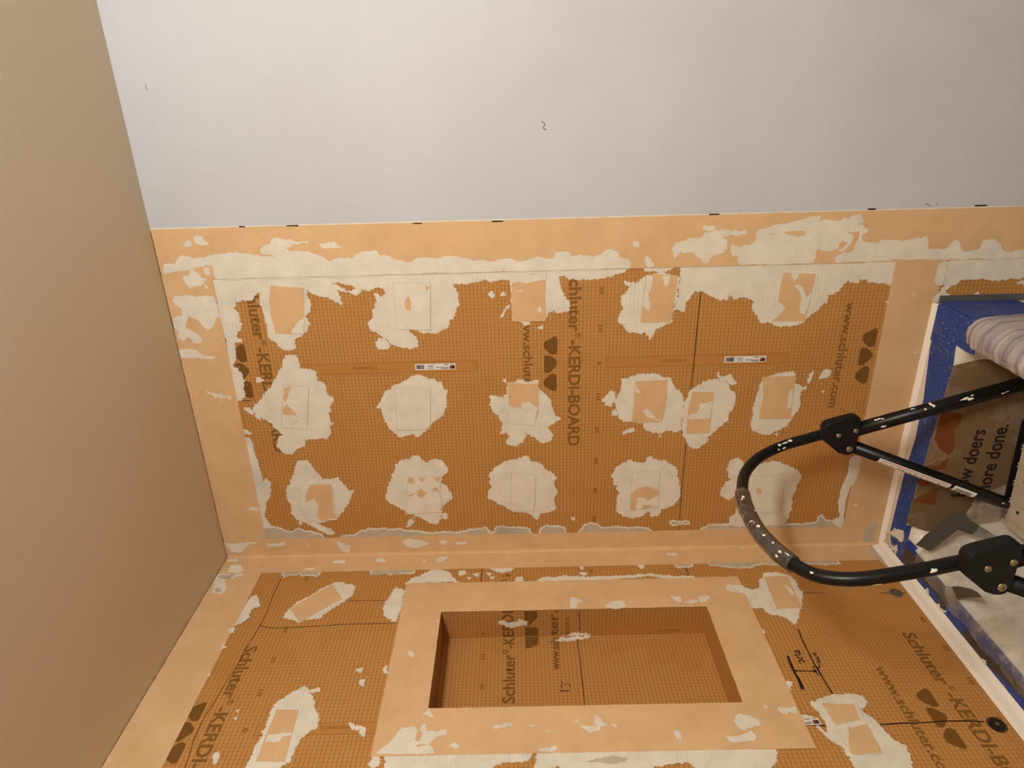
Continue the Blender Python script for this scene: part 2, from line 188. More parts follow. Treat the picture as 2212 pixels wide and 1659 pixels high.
 ('stripKB','mortar_smear','B',0.75,'r',[-300,12189,-934,11934,-300,11445,-300,11298]),
 ('stripKB','mortar_smear','B',0.75,'g',[-300,11697,-300,11574,-300,11380,-300,11036,-901,10889,-883,10462,-300,10270,-834,9942,-875,9699,-951,9383,-982,9056,-1003,8810,-878,8602,-854,8341,-901,7935,-899,7597,-857,7245,-942,6689,-892,6206,-300,6121,-300,11689]),
 ('wallB','mortar_smear','B',0.75,'r',[-1374,18714,-1159,18514,-1070,18314,-850,18085,-758,17881,-867,17572,-1197,17334,-1342,17156]),
 ('wallB','mortar_smear','B',0.75,'r',[-1650,15699,-1191,15532,-1163,15406,-1650,15367]),
 ('wallB','mortar_smear','B',0.75,'r',[-1650,15077,-1214,14821,-1257,14489,-1171,14191,-1258,13447,-1253,12614,-1172,11766,-1307,10961,-1299,10562,-1650,10090,-1650,10062,-1228,11793]),
 ('wallB','mortar_smear','B',0.75,'r',[-1650,18693,-1521,18962,-1940,19060,-2342,19153,-2625,19085,-2739,18929,-2853,18756,-2580,18719,-1712,18687]),
 ('wallB','mortar_smear','B',0.75,'r',[-878,17230,-851,17062,-1015,17009,-1074,17174]),
 ('wallB','mortar_smear','B',0.75,'r',[-1022,16797,-963,16631,-1155,16665]),
 ('wallB','mortar_smear','B',0.75,'r',[-971,16377,-1008,16249,-1102,16330]),
 ('wallB','mortar_smear','B',0.75,'r',[-1167,16286,-1171,16160,-1264,16221]),
 ('wallB','mortar_smear','B',0.75,'r',[-1058,13700,-1051,13531,-1140,13560,-1136,13686]),
 ('wallB','mortar_smear','B',0.75,'r',[-1145,16959,-1181,16831,-1242,16912]),
 ('q3','mortar_bed','B',0.65,'r',[-1815,9311,-1930,9105,-1877,8867,-1516,8707,-1240,8471,-1217,8173,-1354,7890,-1546,7756,-1851,7790,-2148,7784,-2544,7956,-2763,8098,-3083,8258,-3237,8429,-2967,8557,-2849,8898,-2625,9015,-2617,9284,-2391,9290,-2159,9336,-1921,9383]),
 ('q3','membrane_sheet','B',1.3,'M',[-1407,8568,-1385,7902,-2656,7979,-2702,8654]),
 ('q3','mortar_smear','B',1.9,'s',[-1780,8127,-1843,8029,-2142,7980,-2197,8080]),
 ('niche','mortar_smear','B',1.9,'d',[-1720,9647,-1768,9458,-1834,9276,-2042,9320,-1976,9520,-1928,9747]),
 ('q4','mortar_bed','B',0.65,'r',[-5694,8953,-5582,8611,-5487,8339,-5495,7978,-5542,7735,-5684,7702,-5821,7799,-5876,7954,-6150,7762,-6448,7717,-6702,7596,-6811,7437,-7017,7453,-7475,7607,-7454,8652,-7059,8680,-6747,8786,-6567,8895,-6349,8850,-6010,8853,-5854,8919]),
 ('q4','membrane_sheet','B',1.3,'C',[-5720,8718,-5749,7978,-7022,7999,-6992,8635]),
 ('q4','bare_spot','B',1.9,'m',[-5732,8722,-5764,8017,-6200,8056,-6317,8632]),
 ('q4','bare_spot','B',1.9,'m',[-6359,8429,-6276,7981,-7006,7991,-6992,8635,-6751,8573]),
 ('q1','mortar_bed','B',0.65,'r',[-2613,21784,-2334,21729,-2052,21570,-1766,21242,-1289,20782,-1266,20536,-1466,20116,-1741,20100,-2088,20349,-2368,20604,-2695,20838,-2739,21217,-2834,21308,-2732,21454]),
 ('q1','membrane_sheet','B',1.3,'M',[-1333,20792,-1941,20362,-2389,20837,-2818,21293,-2278,21726,-1796,21234]),
 ('q1','mortar_smear','B',1.9,'s',[-2473,20856,-2139,20579,-2057,20437,-2394,20677]),
 ('q2','mortar_bed','B',0.65,'r',[-7221,21215,-7049,21215,-6679,21189,-6097,21130,-5671,21136,-5391,21057,-5147,20823,-4960,20600,-5114,20419,-5285,20305,-5573,20195,-5815,20032,-6085,19995,-6303,20227,-6448,20314,-6696,20337,-6904,20338,-7003,20462,-7098,20739]),
 ('q2','membrane_sheet','B',1.3,'M',[-5606,21040,-5626,20522,-6111,20491,-6552,20474,-6929,20454,-6906,21065,-6322,21056]),
 ('q2','mortar_smear','B',1.9,'s',[-6257,21013,-6216,20509,-6298,20485,-6331,20668,-6439,20698,-6469,21007,-6576,21035]),
 ('wallB','mortar_smear','B',0.7,'r',[-4480,19432,-4438,19316,-4573,19342]),
 ('wallB','mortar_smear','B',0.7,'r',[-4797,19297,-4799,19209,-4952,19161,-4964,19229]),
 ('wallB','mortar_smear','B',0.7,'r',[-5986,19301,-6084,19183,-6146,18911,-6351,18903,-6163,19004,-6101,19244]),
 ('wallB','mortar_smear','B',0.7,'r',[-6697,21999,-6663,21934,-6872,21899,-6940,21934]),
 ('wallB','mortar_smear','B',0.7,'r',[-5593,21949,-5574,21906,-5654,21910]),
 ('wallB','mortar_smear','B',0.7,'r',[-5792,21910,-5773,21873,-5851,21871]),
 ('wallB','mortar_smear','B',0.7,'r',[-4473,18810,-4361,18740,-4611,18734]),
 ('wallB','mortar_smear','B',0.7,'r',[-5072,20396,-4999,20243,-5099,20183,-5137,20345]),
 ('wallB','mortar_smear','B',0.7,'r',[-7007,18650,-6650,18509,-7044,18491,-7059,18579]),
 ('niche','mortar_smear','B',1.9,'s',[-6779,18535,-6590,18364,-6341,18182,-6157,18081,-6125,17827,-6239,17748,-6458,17784,-6533,17680,-6316,17611,-6203,17688,-6055,17593,-6281,17551,-6268,17264,-6216,17108,-6364,17095,-6396,17315,-6573,17455,-6585,17768,-6675,17662,-6591,17453,-6788,17307]),
 ('niche','mortar_smear','B',1.9,'s',[-6618,17011,-6549,16922,-6623,16791,-6710,16847]),
 ('niche','mortar_smear','B',1.9,'s',[-2080,14054,-2096,13935,-2274,13772,-2356,13918,-2496,13969,-2493,14087]),
 ('niche','mortar_smear','B',1.9,'s',[-2491,13183,-2298,13001,-2279,12681,-2480,12613,-2564,12802]),
 ('niche','mortar_smear','B',1.9,'s',[-6206,14188,-6216,13741,-6326,13786,-6377,13982]),
 ('niche','mortar_smear','B',1.9,'s',[-6362,12143,-6401,12057,-6582,12066,-6508,12143]),
 ('niche','mortar_smear','B',1.9,'d',[-5860,17697,-5706,17550,-5905,17430,-5823,17603]),
 ('niche','mortar_smear','B',1.9,'d',[-5928,13837,-6027,13719,-6181,13641,-6195,13835]),
 ('niche','mortar_smear','B',1.9,'d',[-6183,16081,-6127,15695,-6166,15663,-6210,16016]),
 ('niche','mortar_smear','B',1.9,'d',[-6157,15567,-6147,15148,-6191,15182]),
 ('niche','mortar_smear','B',1.9,'d',[-6071,14305,-6016,14203,-6055,14191]),
 ('niche','mortar_smear','B',1.9,'d',[-6318,14994,-6284,14865,-6339,14884]),
 ('niche','mortar_smear','B',1.9,'d',[-6165,13510,-6186,13385,-6261,13380]),
 ('niche','mortar_smear','B',1.9,'d',[-2117,11300,-2181,11115,-2354,11114]),
 ('niche','mortar_smear','B',1.9,'d',[-2358,10997,-2308,10740,-2394,10761]),
 ('niche','mortar_smear','B',1.9,'d',[-6764,15106,-6702,14731,-6789,14767]),
 ('niche','mortar_smear','B',1.9,'d',[-2857,17651,-2885,17609,-2965,17640]),
 ('niche','mortar_smear','B',1.9,'d',[-3915,18261,-3940,18202,-4038,18153,-4063,18095,-4110,18125]),
 ('niche','mortar_smear','B',1.9,'s',[-6138,10793,-5950,10640,-6012,10465,-6131,10278,-6262,10273,-6295,10490,-6383,10645,-6307,10748]),
 ('niche','mortar_smear','B',1.9,'s',[-6501,11088,-6524,10876,-6404,10525,-6533,10457,-6656,10543,-6683,10954,-6627,11062]),
 ('niche','mortar_smear','B',1.9,'s',[-6387,12161,-6352,12074,-6499,12044,-6587,12126,-6532,12161]),
 ('niche','mortar_smear','B',1.9,'d',[-5835,9709,-5862,9377,-5940,9406,-5953,9670]),
 ('niche','mortar_smear','B',1.9,'d',[-5768,10045,-5751,9957,-5868,9981]),
 ('niche','mortar_smear','B',1.9,'d',[-2368,11015,-2289,10760,-2350,10656,-2413,10829]),
 ('niche','mortar_smear','B',1.9,'d',[-2179,10574,-2157,10330,-2273,10340,-2352,10578]),
 ('niche','mortar_smear','B',1.9,'d',[-2127,11318,-2336,11106,-2362,11210]),
 ('wallB','mortar_smear','B',0.75,'r',[-5086,9324,-5133,9154,-5215,9236,-5320,9257,-5256,9318]),
 ('wallB','mortar_smear','B',0.75,'r',[-3394,9308,-3523,9258,-3521,9332]),
 ('wallB','mortar_smear','B',0.75,'r',[-6000,9300,-6082,9075,-6122,8995,-6098,9209]),
 ('wallB','mortar_smear','B',0.75,'r',[-6289,9062,-6383,9006,-6494,8942,-6710,8847,-6529,8972]),
 ('niche','mortar_smear','B',0.75,'r',[-6650,18402,-6650,16378,-6650,14409,-6650,11850,-6650,12507,-6650,11270,-6650,10643,-6650,10422,-6650,10079,-7027,10208,-7159,10314,-7321,10489,-7293,11850,-7057,12063,-7068,12308,-7048,12486,-7027,12664,-7176,12753,-7107,12036,-7017,12202,-7066,12369,-7113,12596,-7024,12704,-7279,12798,-7245,14504,-7121,14743,-7234,15029,-7231,15168,-6650,15174,-6987,15332,-7019,15490,-6996,15741,-7077,16054,-7246,16127,-7202,18320,-6961,18313]),
 ('niche','mortar_smear','B',0.95,'G',[-7047,14145,-6982,13919,-6938,13473,-6995,13262,-7080,13337,-7126,13655]),
 ('wallB','mortar_smear','B',0.75,'r',[-7006,18668,-6973,18580,-6650,18491,-7062,18453,-7042,18630]),
 ('stripBAcorner','mortar_smear','B',1.8,'G',[-148,5060,-157,4811,-703,4855,-1067,4873,-1148,4967,-913,5013,-630,5067,-473,5130,-272,5104]),
 ('niche','mortar_smear','K',0.6,'d',[-2726,14513,-2640,14329,-2634,13971,-2612,13571,-2643,13654,-2677,13974,-2719,14374]),
 ('niche','mortar_smear','N',0.6,'d',[-351,16004,-410,15709,-369,15313,-471,15314,-552,15713,-508,15831]),
 ('niche','mortar_smear','N',0.6,'d',[-899,14283,-830,13964,-822,13685,-903,13564,-908,13964]),
]
INK = [
 ('A',3.0,[8544,10654,7978,10647,7431,10669,6902,10673,5785,10673]),
 ('A',2.5,[5984,10678,5151,10694]),
 ('A',2.5,[3719,10704,2900,10701,2298,10709,1472,10701,595,10692]),
 ('A',2.5,[5212,22953,5210,22605]),
 ('A',1.8,[5535,22844,5445,22827,5408,22784,5354,22811]),
 ('B',2.0,[-985,22343,-1732,22360,-2431,22296,-2896,22318,-3442,22381,-3814,22436,-4079,22414,-4584,22480,-5148,22543,-5795,22622,-6362,22613,-6996,22513,-7196,22502]),
 ('B',2.5,[-2896,22318,-2970,22158,-3015,21912,-2999,21531,-2973,20920,-2949,20463,-2920,20160,-2921,19580,-2921,19000,-2891,18734]),
 ('B',1.8,[-2018,20365,-2031,19554,-2045,18704]),
 ('B',3.0,[-803,16531,-1030,16544,-1317,16553]),
 ('B',2.0,[-895,11098,-1283,10682]),
 ('B',2.5,[-908,10679,-1295,10677]),
 ('B',2.0,[-910,10629,-1297,10623]),
 ('B',2.5,[-2079,7737,-2108,7153]),
 ('B',2.0,[-2076,9151,-2090,8717]),
 ('B',3.0,[-2154,5666,-2163,5374]),
 ('B',2.5,[-2170,5140,-2164,4971]),
 ('B',3.5,[-6288,9125,-6305,8832]),
 ('B',4.0,[-6287,7830,-6292,7597,-6272,7251,-6269,6845,-6256,6568,-6234,6286,-6244,5821,-6277,5437]),
 ('B',4.5,[-3440,8375,-3640,8395,-3852,8409,-4088,8413,-4348,8418,-4599,8422,-4696,8408,-4885,8401,-5071,8394,-5265,8382,-5468,8366,-5605,8354]),
 ('B',3.0,[-3420,8378,-3598,8398,-3723,8413]),
 ('B',9.0,[-4305,8958,-4404,8978,-4488,8977,-4722,8989,-4884,8987]),
 ('B',6.5,[-4884,8987,-5043,8984,-5326,9005]),
 ('B',6.5,[-4884,8987,-5017,8954,-5321,8957]),
 ('B',4.0,[-4646,8488,-4648,8409,-4905,8404,-4903,8476,-4646,8488]),
 ('B',4.0,[-4770,8949,-4786,8718,-4795,8501]),
 ('B',4.0,[-4745,8903,-4770,8949,-4818,8931]),
 ('B',4.0,[-4754,8516,-4795,8501,-4828,8530]),
 ('B',4.0,[-4829,8514,-4776,8446]),
 ('B',4.0,[-4543,8714,-4536,8749,-4487,8757,-4452,8728,-4446,8682,-4489,8656,-4525,8638,-4483,8616,-4455,8627]),
 ('B',4.0,[-4325,8733,-4374,8762,-4382,8733,-4362,8693,-4411,8701,-4419,8661,-4384,8632,-4349,8629]),
 ('B',4.0,[-4253,8755,-4295,8776,-4303,8757,-4268,8722,-4297,8712,-4291,8671,-4255,8663]),
 ('B',4.0,[-4159,8752,-4212,8679,-4257,8609]),
 ('B',4.0,[-4132,8703,-4168,8706,-4212,8690]),
 ('B',4.0,[-4146,8703,-4142,8598,-4184,8647]),
 ('B',4.0,[-4212,8690,-4199,8615]),
 ('B',4.0,[-4689,8405,-4697,8366,-4657,8323,-4616,8312,-4588,8316]),
 ('B',4.0,[-4525,8354,-4527,8259]),
 ('B',4.0,[-4448,8340,-4465,8239]),
 ('B',4.0,[-4527,8259,-4485,8295,-4465,8239]),
 ('B',4.0,[-4422,8281,-4393,8296,-4366,8263,-4395,8237,-4429,8262,-4422,8281]),
 ('B',4.0,[-4336,8311,-4295,8267,-4280,8293]),
 ('B',4.0,[-4279,8325,-4244,8279,-4231,8230]),
 ('B',4.0,[-4244,8279,-4257,8328]),
 ('B',2.6,[-1276,15976,-1320,15966,-1321,15923,-1280,15871,-1274,15833,-1311,15802]),
 ('B',2.6,[-1169,15939,-1110,15935,-1104,15911,-1160,15863]),
 ('B',2.6,[-1035,15873,-1183,15738]),
 ('B',2.6,[-1034,15801,-1093,15786,-1094,15762,-1065,15758,-1041,15796,-1072,15758,-1104,15685]),
 ('K',2.5,[-2625,13890,-2890,13934,-3252,13908,-3842,13924,-4398,13921,-4880,13939]),
 ('N',2.5,[-55,13863,-255,13876,-510,13841,-920,13883]),
 ('K',3.0,[-4429,14493,-4375,14490]),
 ('K',3.0,[-4402,14484,-4417,14253]),
 ('K',3.0,[-4317,14450,-4239,14474,-4168,14403,-4242,14357,-4161,14303,-4208,14251,-4300,14244]),
 ('K',3.0,[-4148,14468,-4140,14423]),
 ('K',3.0,[-4101,14465,-4112,14421]),
 ('A',4.5,[9865,17840,9863,17617]),
 ('A',4.5,[9865,15908,9864,15627]),
 ('A',4.5,[9896,10622,9896,10371]),
 ('A',4.5,[9921,6773,9920,6597]),
 ('A',4.5,[9943,4212,9941,3916]),
 ('A',4.5,[9925,6779,9923,6596]),
 ('A',4.5,[9899,22102,9895,21953]),
 ('A',4.5,[9890,20939,9885,20642]),
 ('A',1.5,[10017,5424,10002,5341,9960,5278]),
 ('A',1.5,[10036,5147,9975,5120]),
 ('A',1.2,[13029,23620,13136,23636]),
 ('A',2.0,[12119,14672,12057,14587,11978,14652,11936,14566]),
]
RIM = [
 ('blue_tape', 'R', 0.3, 'blue', [7505, -184, 6325, -210, 5017, -428, 3803, -483, 2671, -363, 1218, -333, 192, -328, 138, -153, 205, -736, 212, -1259, 753, -1177, 1023, -1173, 1468, -1174, 1347, -942, 2862, -988, 4183, -1224, 5004, -1257, 5645, -1299, 6731, -1179, 6786, -1161, 6773, -1662, 6810, -1906, 7517, -1628, 7564, -1351, 7561, -811]),
 ('blue_tape', 'R', 0.5, 'blue', [1052, -1211, 1084, -1638, 879, -1524, 814, -1140]),
 ('grey_tape', 'R', 0.8, 'gtape', [753, -1177, 857, -1915, 707, -1926, 279, -1385, 342, -1131]),
 ('grey_tape', 'R', 0.8, 'gtape', [339, -2023, 806, -2531, 877, -2882, 611, -2884, 453, -2843, 482, -2409]),
 ('grey_tape', 'R', 0.9, 'gtape', [493, -4036, 510, -4637, 641, -5424, 791, -6000, 855, -6387, 639, -6474, 505, -6113, 464, -5910, 305, -5006, 277, -4399, 280, -3993]),
 ('grey_tape_flap', 'R', 5, 'gtape2', [464, -2941, 734, -2971, 1031, -3153, 1326, -3482, 1575, -3868, 1683, -4115, 1675, -4287, 1446, -4036, 1169, -3729, 858, -3478, 601, -3322, 359, -3185]),
 ('mortar_splat', 'R', 1.2, 'r', [697, -411, 868, -534, 890, -472, 974, -705, 1084, -947, 943, -976, 826, -970, 739, -874, 740, -743, 714, -594, 661, -452]),
 ('mortar_splat', 'R', 1.2, 'r', [456, -693, 507, -806, 417, -841, 252, -798, 282, -706]),
 ('mortar_splat', 'R', 1.0, 'g', [508, -124, 695, -385, 521, -397, 356, -515, 334, -686, 200, -575, 202, -354, 154, -175, 405, -192]),
 ('mortar_splat', 'R', 1.4, 'r', [130, -2900, 326, -2995, 266, -3053, 282, -3182, 374, -3312, 223, -3171, 138, -3035]),
 ('mortar_splat', 'R', 1.4, 'r', [273, -2399, 376, -2432, 297, -2516, 192, -2540, 209, -2443]),
 ('mortar_splat', 'R', 1.4, 'r', [167, -4801, 313, -4802, 345, -4905, 277, -4932, 165, -4861]),
 ('grey_tape', 'E', 0, 'gtape2', [1461, 4930, 2037, 4563, 2487, 4179, 2382, 3833, 2208, 3671, 1922, 3927, 1583, 4218, 1248, 4514]),
 ('grey_tape', 'E', 0, 'gtape2', [2208, 3671, 2005, 3338, 1671, 2848, 1492, 2679, 1550, 2981, 1817, 3699, 1922, 3927]),
]
CARD = {'outline': [6313, 4648, 6338, 3981, 6183, 3659, 6004, 3457, 5965, 3485, 5816, 2855, 3589, 1755, 967, 1769, 1408, 4212, 1668, 4904], 'orange': [[5091, 4693, 4997, 4155, 4713, 4172, 4553, 4246, 3937, 4164, 3805, 4246, 4035, 4548, 4295, 4701], [3503, 4744, 3504, 4434, 3771, 4239, 3404, 4243, 3369, 4433], [3096, 4859, 3064, 4368, 2890, 4674, 2889, 4846], [2407, 4907, 2840, 4306, 2292, 4260]], 'arcs': [[3670, 4751, 3870, 4652, 3936, 4499, 3838, 4309, 3937, 4220], [4198, 4722, 4035, 4575, 3837, 4561, 3671, 4723], [3537, 4695, 3704, 4505, 3672, 4245], [4133, 4596, 4035, 4464, 3870, 4400]], 't1': [2549, 3562, 4553, 3478, 4681, 3782], 't1h': [2600, 3918], 't2': [1988, 2976, 4712, 2972], 'reg': [4896, 4323], 'tm': [4869, 2971]}
LAD = {'F': [47.69, -19.36, 73.81], 'N': [51.99, -75.01, 73.81], 'w': [0.07697, -0.99703, 0.0], 'n': [0.99703, 0.07697, 0.0], 'L': 55.82, 'handle': [[46.71, -16.62, 76.5], [45.12, -16.58, 82.05], [43.99, -16.75, 86.04], [42.84, -17.84, 90.35], [41.84, -20.11, 94.46], [41.06, -24.44, 98.38], [40.76, -29.59, 100.82], [40.75, -36.44, 102.71], [41.02, -42.71, 103.45], [41.43, -48.93, 103.7], [41.97, -54.32, 103.26], [42.62, -59.4, 102.35], [43.3, -63.42, 101.06], [44.1, -66.89, 99.22], [45.05, -69.18, 96.5], [46.01, -70.58, 93.52], [47.09, -71.38, 89.96], [48.17, -71.82, 86.3], [49.45, -72.3, 81.95], [51.14, -72.73, 76.15]], 'plate': [[2.57, 5.63], [3.44, 5.39], [3.87, 4.93], [4.29, 3.97], [5.09, 1.05], [5.73, -1.38], [5.66, -2.2], [5.32, -2.75], [4.32, -3.14], [2.12, -3.3], [1.13, -3.03], [-0.09, -2.94], [-1.2, -2.84], [-2.21, -2.68], [-3.33, -2.63], [-4.33, -2.04], [-4.56, -1.25], [-4.51, -0.22], [-3.91, 1.4], [-2.28, 3.35], [-1.35, 4.49], [-0.66, 5.29]], 'bolts': [[0.87, 2.02], [1.99, -2.0], [-2.84, -1.07]], 'rail': [[49.43, -19.22, 69.5], [60.15, -18.4, 32.01]], 'leg': [[44.22, -19.63, 69.91], [28.41, -20.85, 31.21]], 'plat': [[23.02, -21.26, 30.34], [44.69, -19.59, 28.64]], 'lab': [[40.88, -19.89, 64.96], [34.02, -20.41, 45.57], [34.2, -20.4, 44.9], [31.69, -20.59, 38.48]], 'paint': []}
MISC = {'numA': [[8063, 13179, 20], [7037, 13184, 10], [6066, 13192, 0], [5074, 13200, 10], [4077, 13203, 20], [3080, 13210, 30], [2102, 13216, 40], [1130, 13212, 50]], 'numB': [[-1042, 21595, 50], [-3076, 21594, 30], [-4091, 21581, 20], [-5117, 21580, 10], [-6132, 21567, 0], [-3165, 5070, 30], [-4156, 5040, 20], [-5174, 5052, 10], [-6197, 5067, 0], [-1004, 13387, 50]], 'discs': [[-2167, 5245], [-6353, 5217]], 'nicheS': [-4754, 15631, -2578, 15622, -848, 15649, -8, 15651, -4747, 15935], 'nicheW': [-3742, 14460, -2611, 14427, -880, 14443, -14, 14463, -3737, 14667], 'nicheA': [-888, 14123, -274, 14136, -2742, 14130, -2619, 14125], 'nicheNum': [[-3236, 16456, 10], [-4232, 16448, 20], [-774, 16477, 0]], 'nicheL': [[-16, 15345, -25, 14993, -226, 14983, -499, 15216, -445, 15346], [-563, 15328, -572, 14987, -876, 14978, -867, 15325], [-2564, 15326, -2574, 14971, -2852, 14981, -3000, 15291, -2915, 15341]], 'nbar': [[-644, 17487, -640, 16670, -836, 16679, -825, 17499], [-665, 13212, -694, 10744, -715, 10468]], 'nser': [-796, 11736, -827, 11138], 'logo': [6695, 14662, 6856, 14369, 6814, 14305, 6355, 14305, 6324, 14450, 6525, 14664], 'logo2': [6319, 14659, 6314, 14482, 6147, 14311, 6043, 14311, 5803, 14516, 5817, 14662], 'logo3': [5615, 14664, 5808, 14467, 5759, 14321, 5295, 14321, 5273, 14429, 5437, 14675], 'serA': [6073, 11546, 6063, 10888, 6080, 19751, 6063, 19103], 'serB': [-6105, 19908, -6101, 19260]}
# ------------------------------------------------------------ materials
def lin(c): return tuple((x/255/12.92 if x/255 <= 0.04045 else ((x/255+0.055)/1.055)**2.4) for x in c) + (1,)
class N:
    def __init__(s, name):
        s.m = bpy.data.materials.new(name); s.m.use_nodes = True; s.t = s.m.node_tree; s.t.nodes.clear()
        s.out = s.n('ShaderNodeOutputMaterial'); s.b = s.n('ShaderNodeBsdfPrincipled'); s.l(s.b.outputs[0], s.out.inputs[0])
    def n(s, k, **kw):
        x = s.t.nodes.new(k)
        for a, v in kw.items(): setattr(x, a, v)
        return x
    def l(s, a, b): s.t.links.new(a, b)
    def pos(s):
        return s.n('ShaderNodeNewGeometry').outputs['Position']
    def noise(s, scale, detail=3, rough=0.55, vec=None, stretch=None):
        x = s.n('ShaderNodeTexNoise'); x.inputs['Scale'].default_value = scale; x.inputs['Detail'].default_value = detail; x.inputs['Roughness'].default_value = rough
        v = vec or s.pos()
        if stretch:
            mm = s.n('ShaderNodeVectorMath', operation='MULTIPLY'); s.l(v, mm.inputs[0]); mm.inputs[1].default_value = stretch; v = mm.outputs[0]
        s.l(v, x.inputs['Vector']); return x.outputs['Fac']
    def ramp(s, fac, stops, interp='LINEAR'):
        r = s.n('ShaderNodeValToRGB'); r.color_ramp.interpolation = interp; e = r.color_ramp.elements
        while len(e) < len(stops): e.new(0.5)
        for i, (p, c) in enumerate(stops): e[i].position = p; e[i].color = c if len(c) == 4 else tuple(c)+(1,)
        s.l(fac, r.inputs[0]); return r.outputs[0]
    def mix(s, fac, a, b, mode='MIX'):
        x = s.n('ShaderNodeMix', data_type='RGBA', blend_type=mode)
        if isinstance(fac, (int, float)): x.inputs[0].default_value = fac
        else: s.l(fac, x.inputs[0])
        for i, v in ((6, a), (7, b)):
            if isinstance(v, tuple): x.inputs[i].default_value = v
            else: s.l(v, x.inputs[i])
        return x.outputs[2]
    def math(s, op, a, b=0.0, c=0.0):
        x = s.n('ShaderNodeMath', operation=op)
        for i, v in ((0, a), (1, b), (2, c)):
            if isinstance(v, (int, float)): x.inputs[i].default_value = v
            else: s.l(v, x.inputs[i])
        return x.outputs[0]
    def bump(s, h, strength=0.3, dist=0.002):
        b = s.n('ShaderNodeBump'); b.inputs['Strength'].default_value = strength; b.inputs['Distance'].default_value = dist
        s.l(h, b.inputs['Height']); s.l(b.outputs[0], s.b.inputs['Normal'])
    def col(s, c): 
        if isinstance(c, tuple): s.b.inputs['Base Color'].default_value = c
        else: s.l(c, s.b.inputs['Base Color'])
    def rough(s, v, spec=0.3):
        s.b.inputs['Roughness'].default_value = v; s.b.inputs['Specular IOR Level'].default_value = spec
def G(x): return (x, x, x, 1)
def grid_mask(s, plane):
    """1 on the printed centimetre lines"""
    sep = s.n('ShaderNodeSeparateXYZ'); s.l(s.pos(), sep.inputs[0])
    h = sep.outputs[0] if plane == 'A' else sep.outputs[1]
    if plane == 'N': h = sep.outputs[0]
    u = s.math('FRACT', s.math('MULTIPLY_ADD', h, 100.0, 0.04 if plane != 'N' else 0.5)); v = s.math('FRACT', s.math('MULTIPLY_ADD', sep.outputs[2] if plane != 'T' else sep.outputs[0], 100.0, 0.1))
    def ln(f, w0, w1):
        d = s.math('ABSOLUTE', s.math('SUBTRACT', f, 0.5))
        r = s.n('ShaderNodeMapRange'); s.l(d, r.inputs[0]); r.inputs[1].default_value = w0; r.inputs[2].default_value = w1; r.inputs[3].default_value = 1; r.inputs[4].default_value = 0
        return r.outputs[0]
    return s.math('MAXIMUM', s.math('MULTIPLY', ln(u, .035, .075), .62), s.math('MULTIPLY', ln(v, .050, .090), 0.85))
def make_board(plane, tone=1.0):
    s = N('orange_backer_board_'+plane)
    base = s.mix(s.noise(6, 3), lin((196*tone, 140*tone, 74*tone)), lin((208*tone, 152*tone, 86*tone)))
    base = s.mix(s.math('MULTIPLY', s.noise(900, 2), 0.35), base, lin((150, 92, 36)))
    dust = s.ramp(s.noise(9, 6, .7), [(0.60, G(0)), (0.78, G(0.16))])
    base = s.mix(dust, base, lin((205, 165, 120)))
    g = s.math('MULTIPLY', grid_mask(s, plane), s.ramp(s.noise(14, 2), [(0.2, G(.75)), (0.7, G(1))]))
    s.col(s.mix(g, base, lin((132, 82, 24)))); s.rough(.7, .25); s.bump(s.noise(500, 2), .15, .0006); return s.m
def make_mortar(plane='A', grey=False, sparse=False, ghost=True, name='dry_white_mortar'):
    s = N(name)
    if grey: c0, c1, c2 = lin((200, 184, 160)), lin((186, 170, 148)), lin((172, 162, 144))
    else: c0, c1, c2 = lin((232, 222, 202)), lin((221, 211, 192)), lin((200, 196, 182))
    c = s.mix(s.ramp(s.noise(22, 4), [(.35, G(0)), (.65, G(1))]), c0, c1)
    c = s.mix(s.ramp(s.noise(5.5, 3), [(.60, G(0)), (.76, G(.6))]), c, c2)
    if ghost:
        g = s.math('MULTIPLY', grid_mask(s, plane), s.ramp(s.noise(7, 3), [(.46, G(0)), (.62, G(.20))]))
        c = s.mix(g, c, lin((110, 84, 56)))
    s.col(c); s.rough(.9, .1); s.bump(s.math('ADD', s.noise(60, 5, .6), s.noise(420, 2)), .35, .0015)
    at = s.n('ShaderNodeAttribute', attribute_name='cov'); f = at.outputs['Fac']
    nz = s.noise(230 if not sparse else 160, 3, .7)
    if sparse:
        thr = s.math('ADD', s.math('MULTIPLY', f, .62), s.math('MULTIPLY', s.noise(55, 3), .55))
        a = s.math('GREATER_THAN', thr, s.math('ADD', nz, .10))
    else:
        a = s.math('GREATER_THAN', s.math('MULTIPLY', f, 1.0), s.math('MULTIPLY_ADD', nz, 1.0, .10))
        a = s.math('MAXIMUM', a, s.math('GREATER_THAN', f, .97))
    s.l(a, s.b.inputs['Alpha']); return s.m
def make_membrane(name='peach_waterproofing_membrane'):
    s = N(name)
    c = s.mix(s.ramp(s.noise(11, 5, .6), [(.3, G(0)), (.7, G(1))]), lin((222, 182, 134)), lin((208, 166, 118)))
    c = s.mix(s.math('MULTIPLY', s.noise(380, 2), .25), c, lin((240, 205, 160)))
    d = s.ramp(s.noise(28, 6, .75), [(.60, G(0)), (.70, G(.35))]); c = s.mix(d, c, lin((232, 200, 158)))
    s.col(c); s.rough(.85, .15); s.bump(s.math('ADD', s.noise(18, 3), s.math('MULTIPLY', s.noise(600, 2), .3)), .35, .0016); return s.m
def flat(name, rgb, rough=.6, spec=.3, metal=0, var=0.0):
    s = N(name); c = lin(rgb)
    if var: c = s.mix(s.noise(30, 4), lin(rgb), lin(tuple(x*(1-var) for x in rgb)))
    s.col(c); s.rough(rough, spec); s.b.inputs['Metallic'].default_value = metal; return s.m
MT = {}
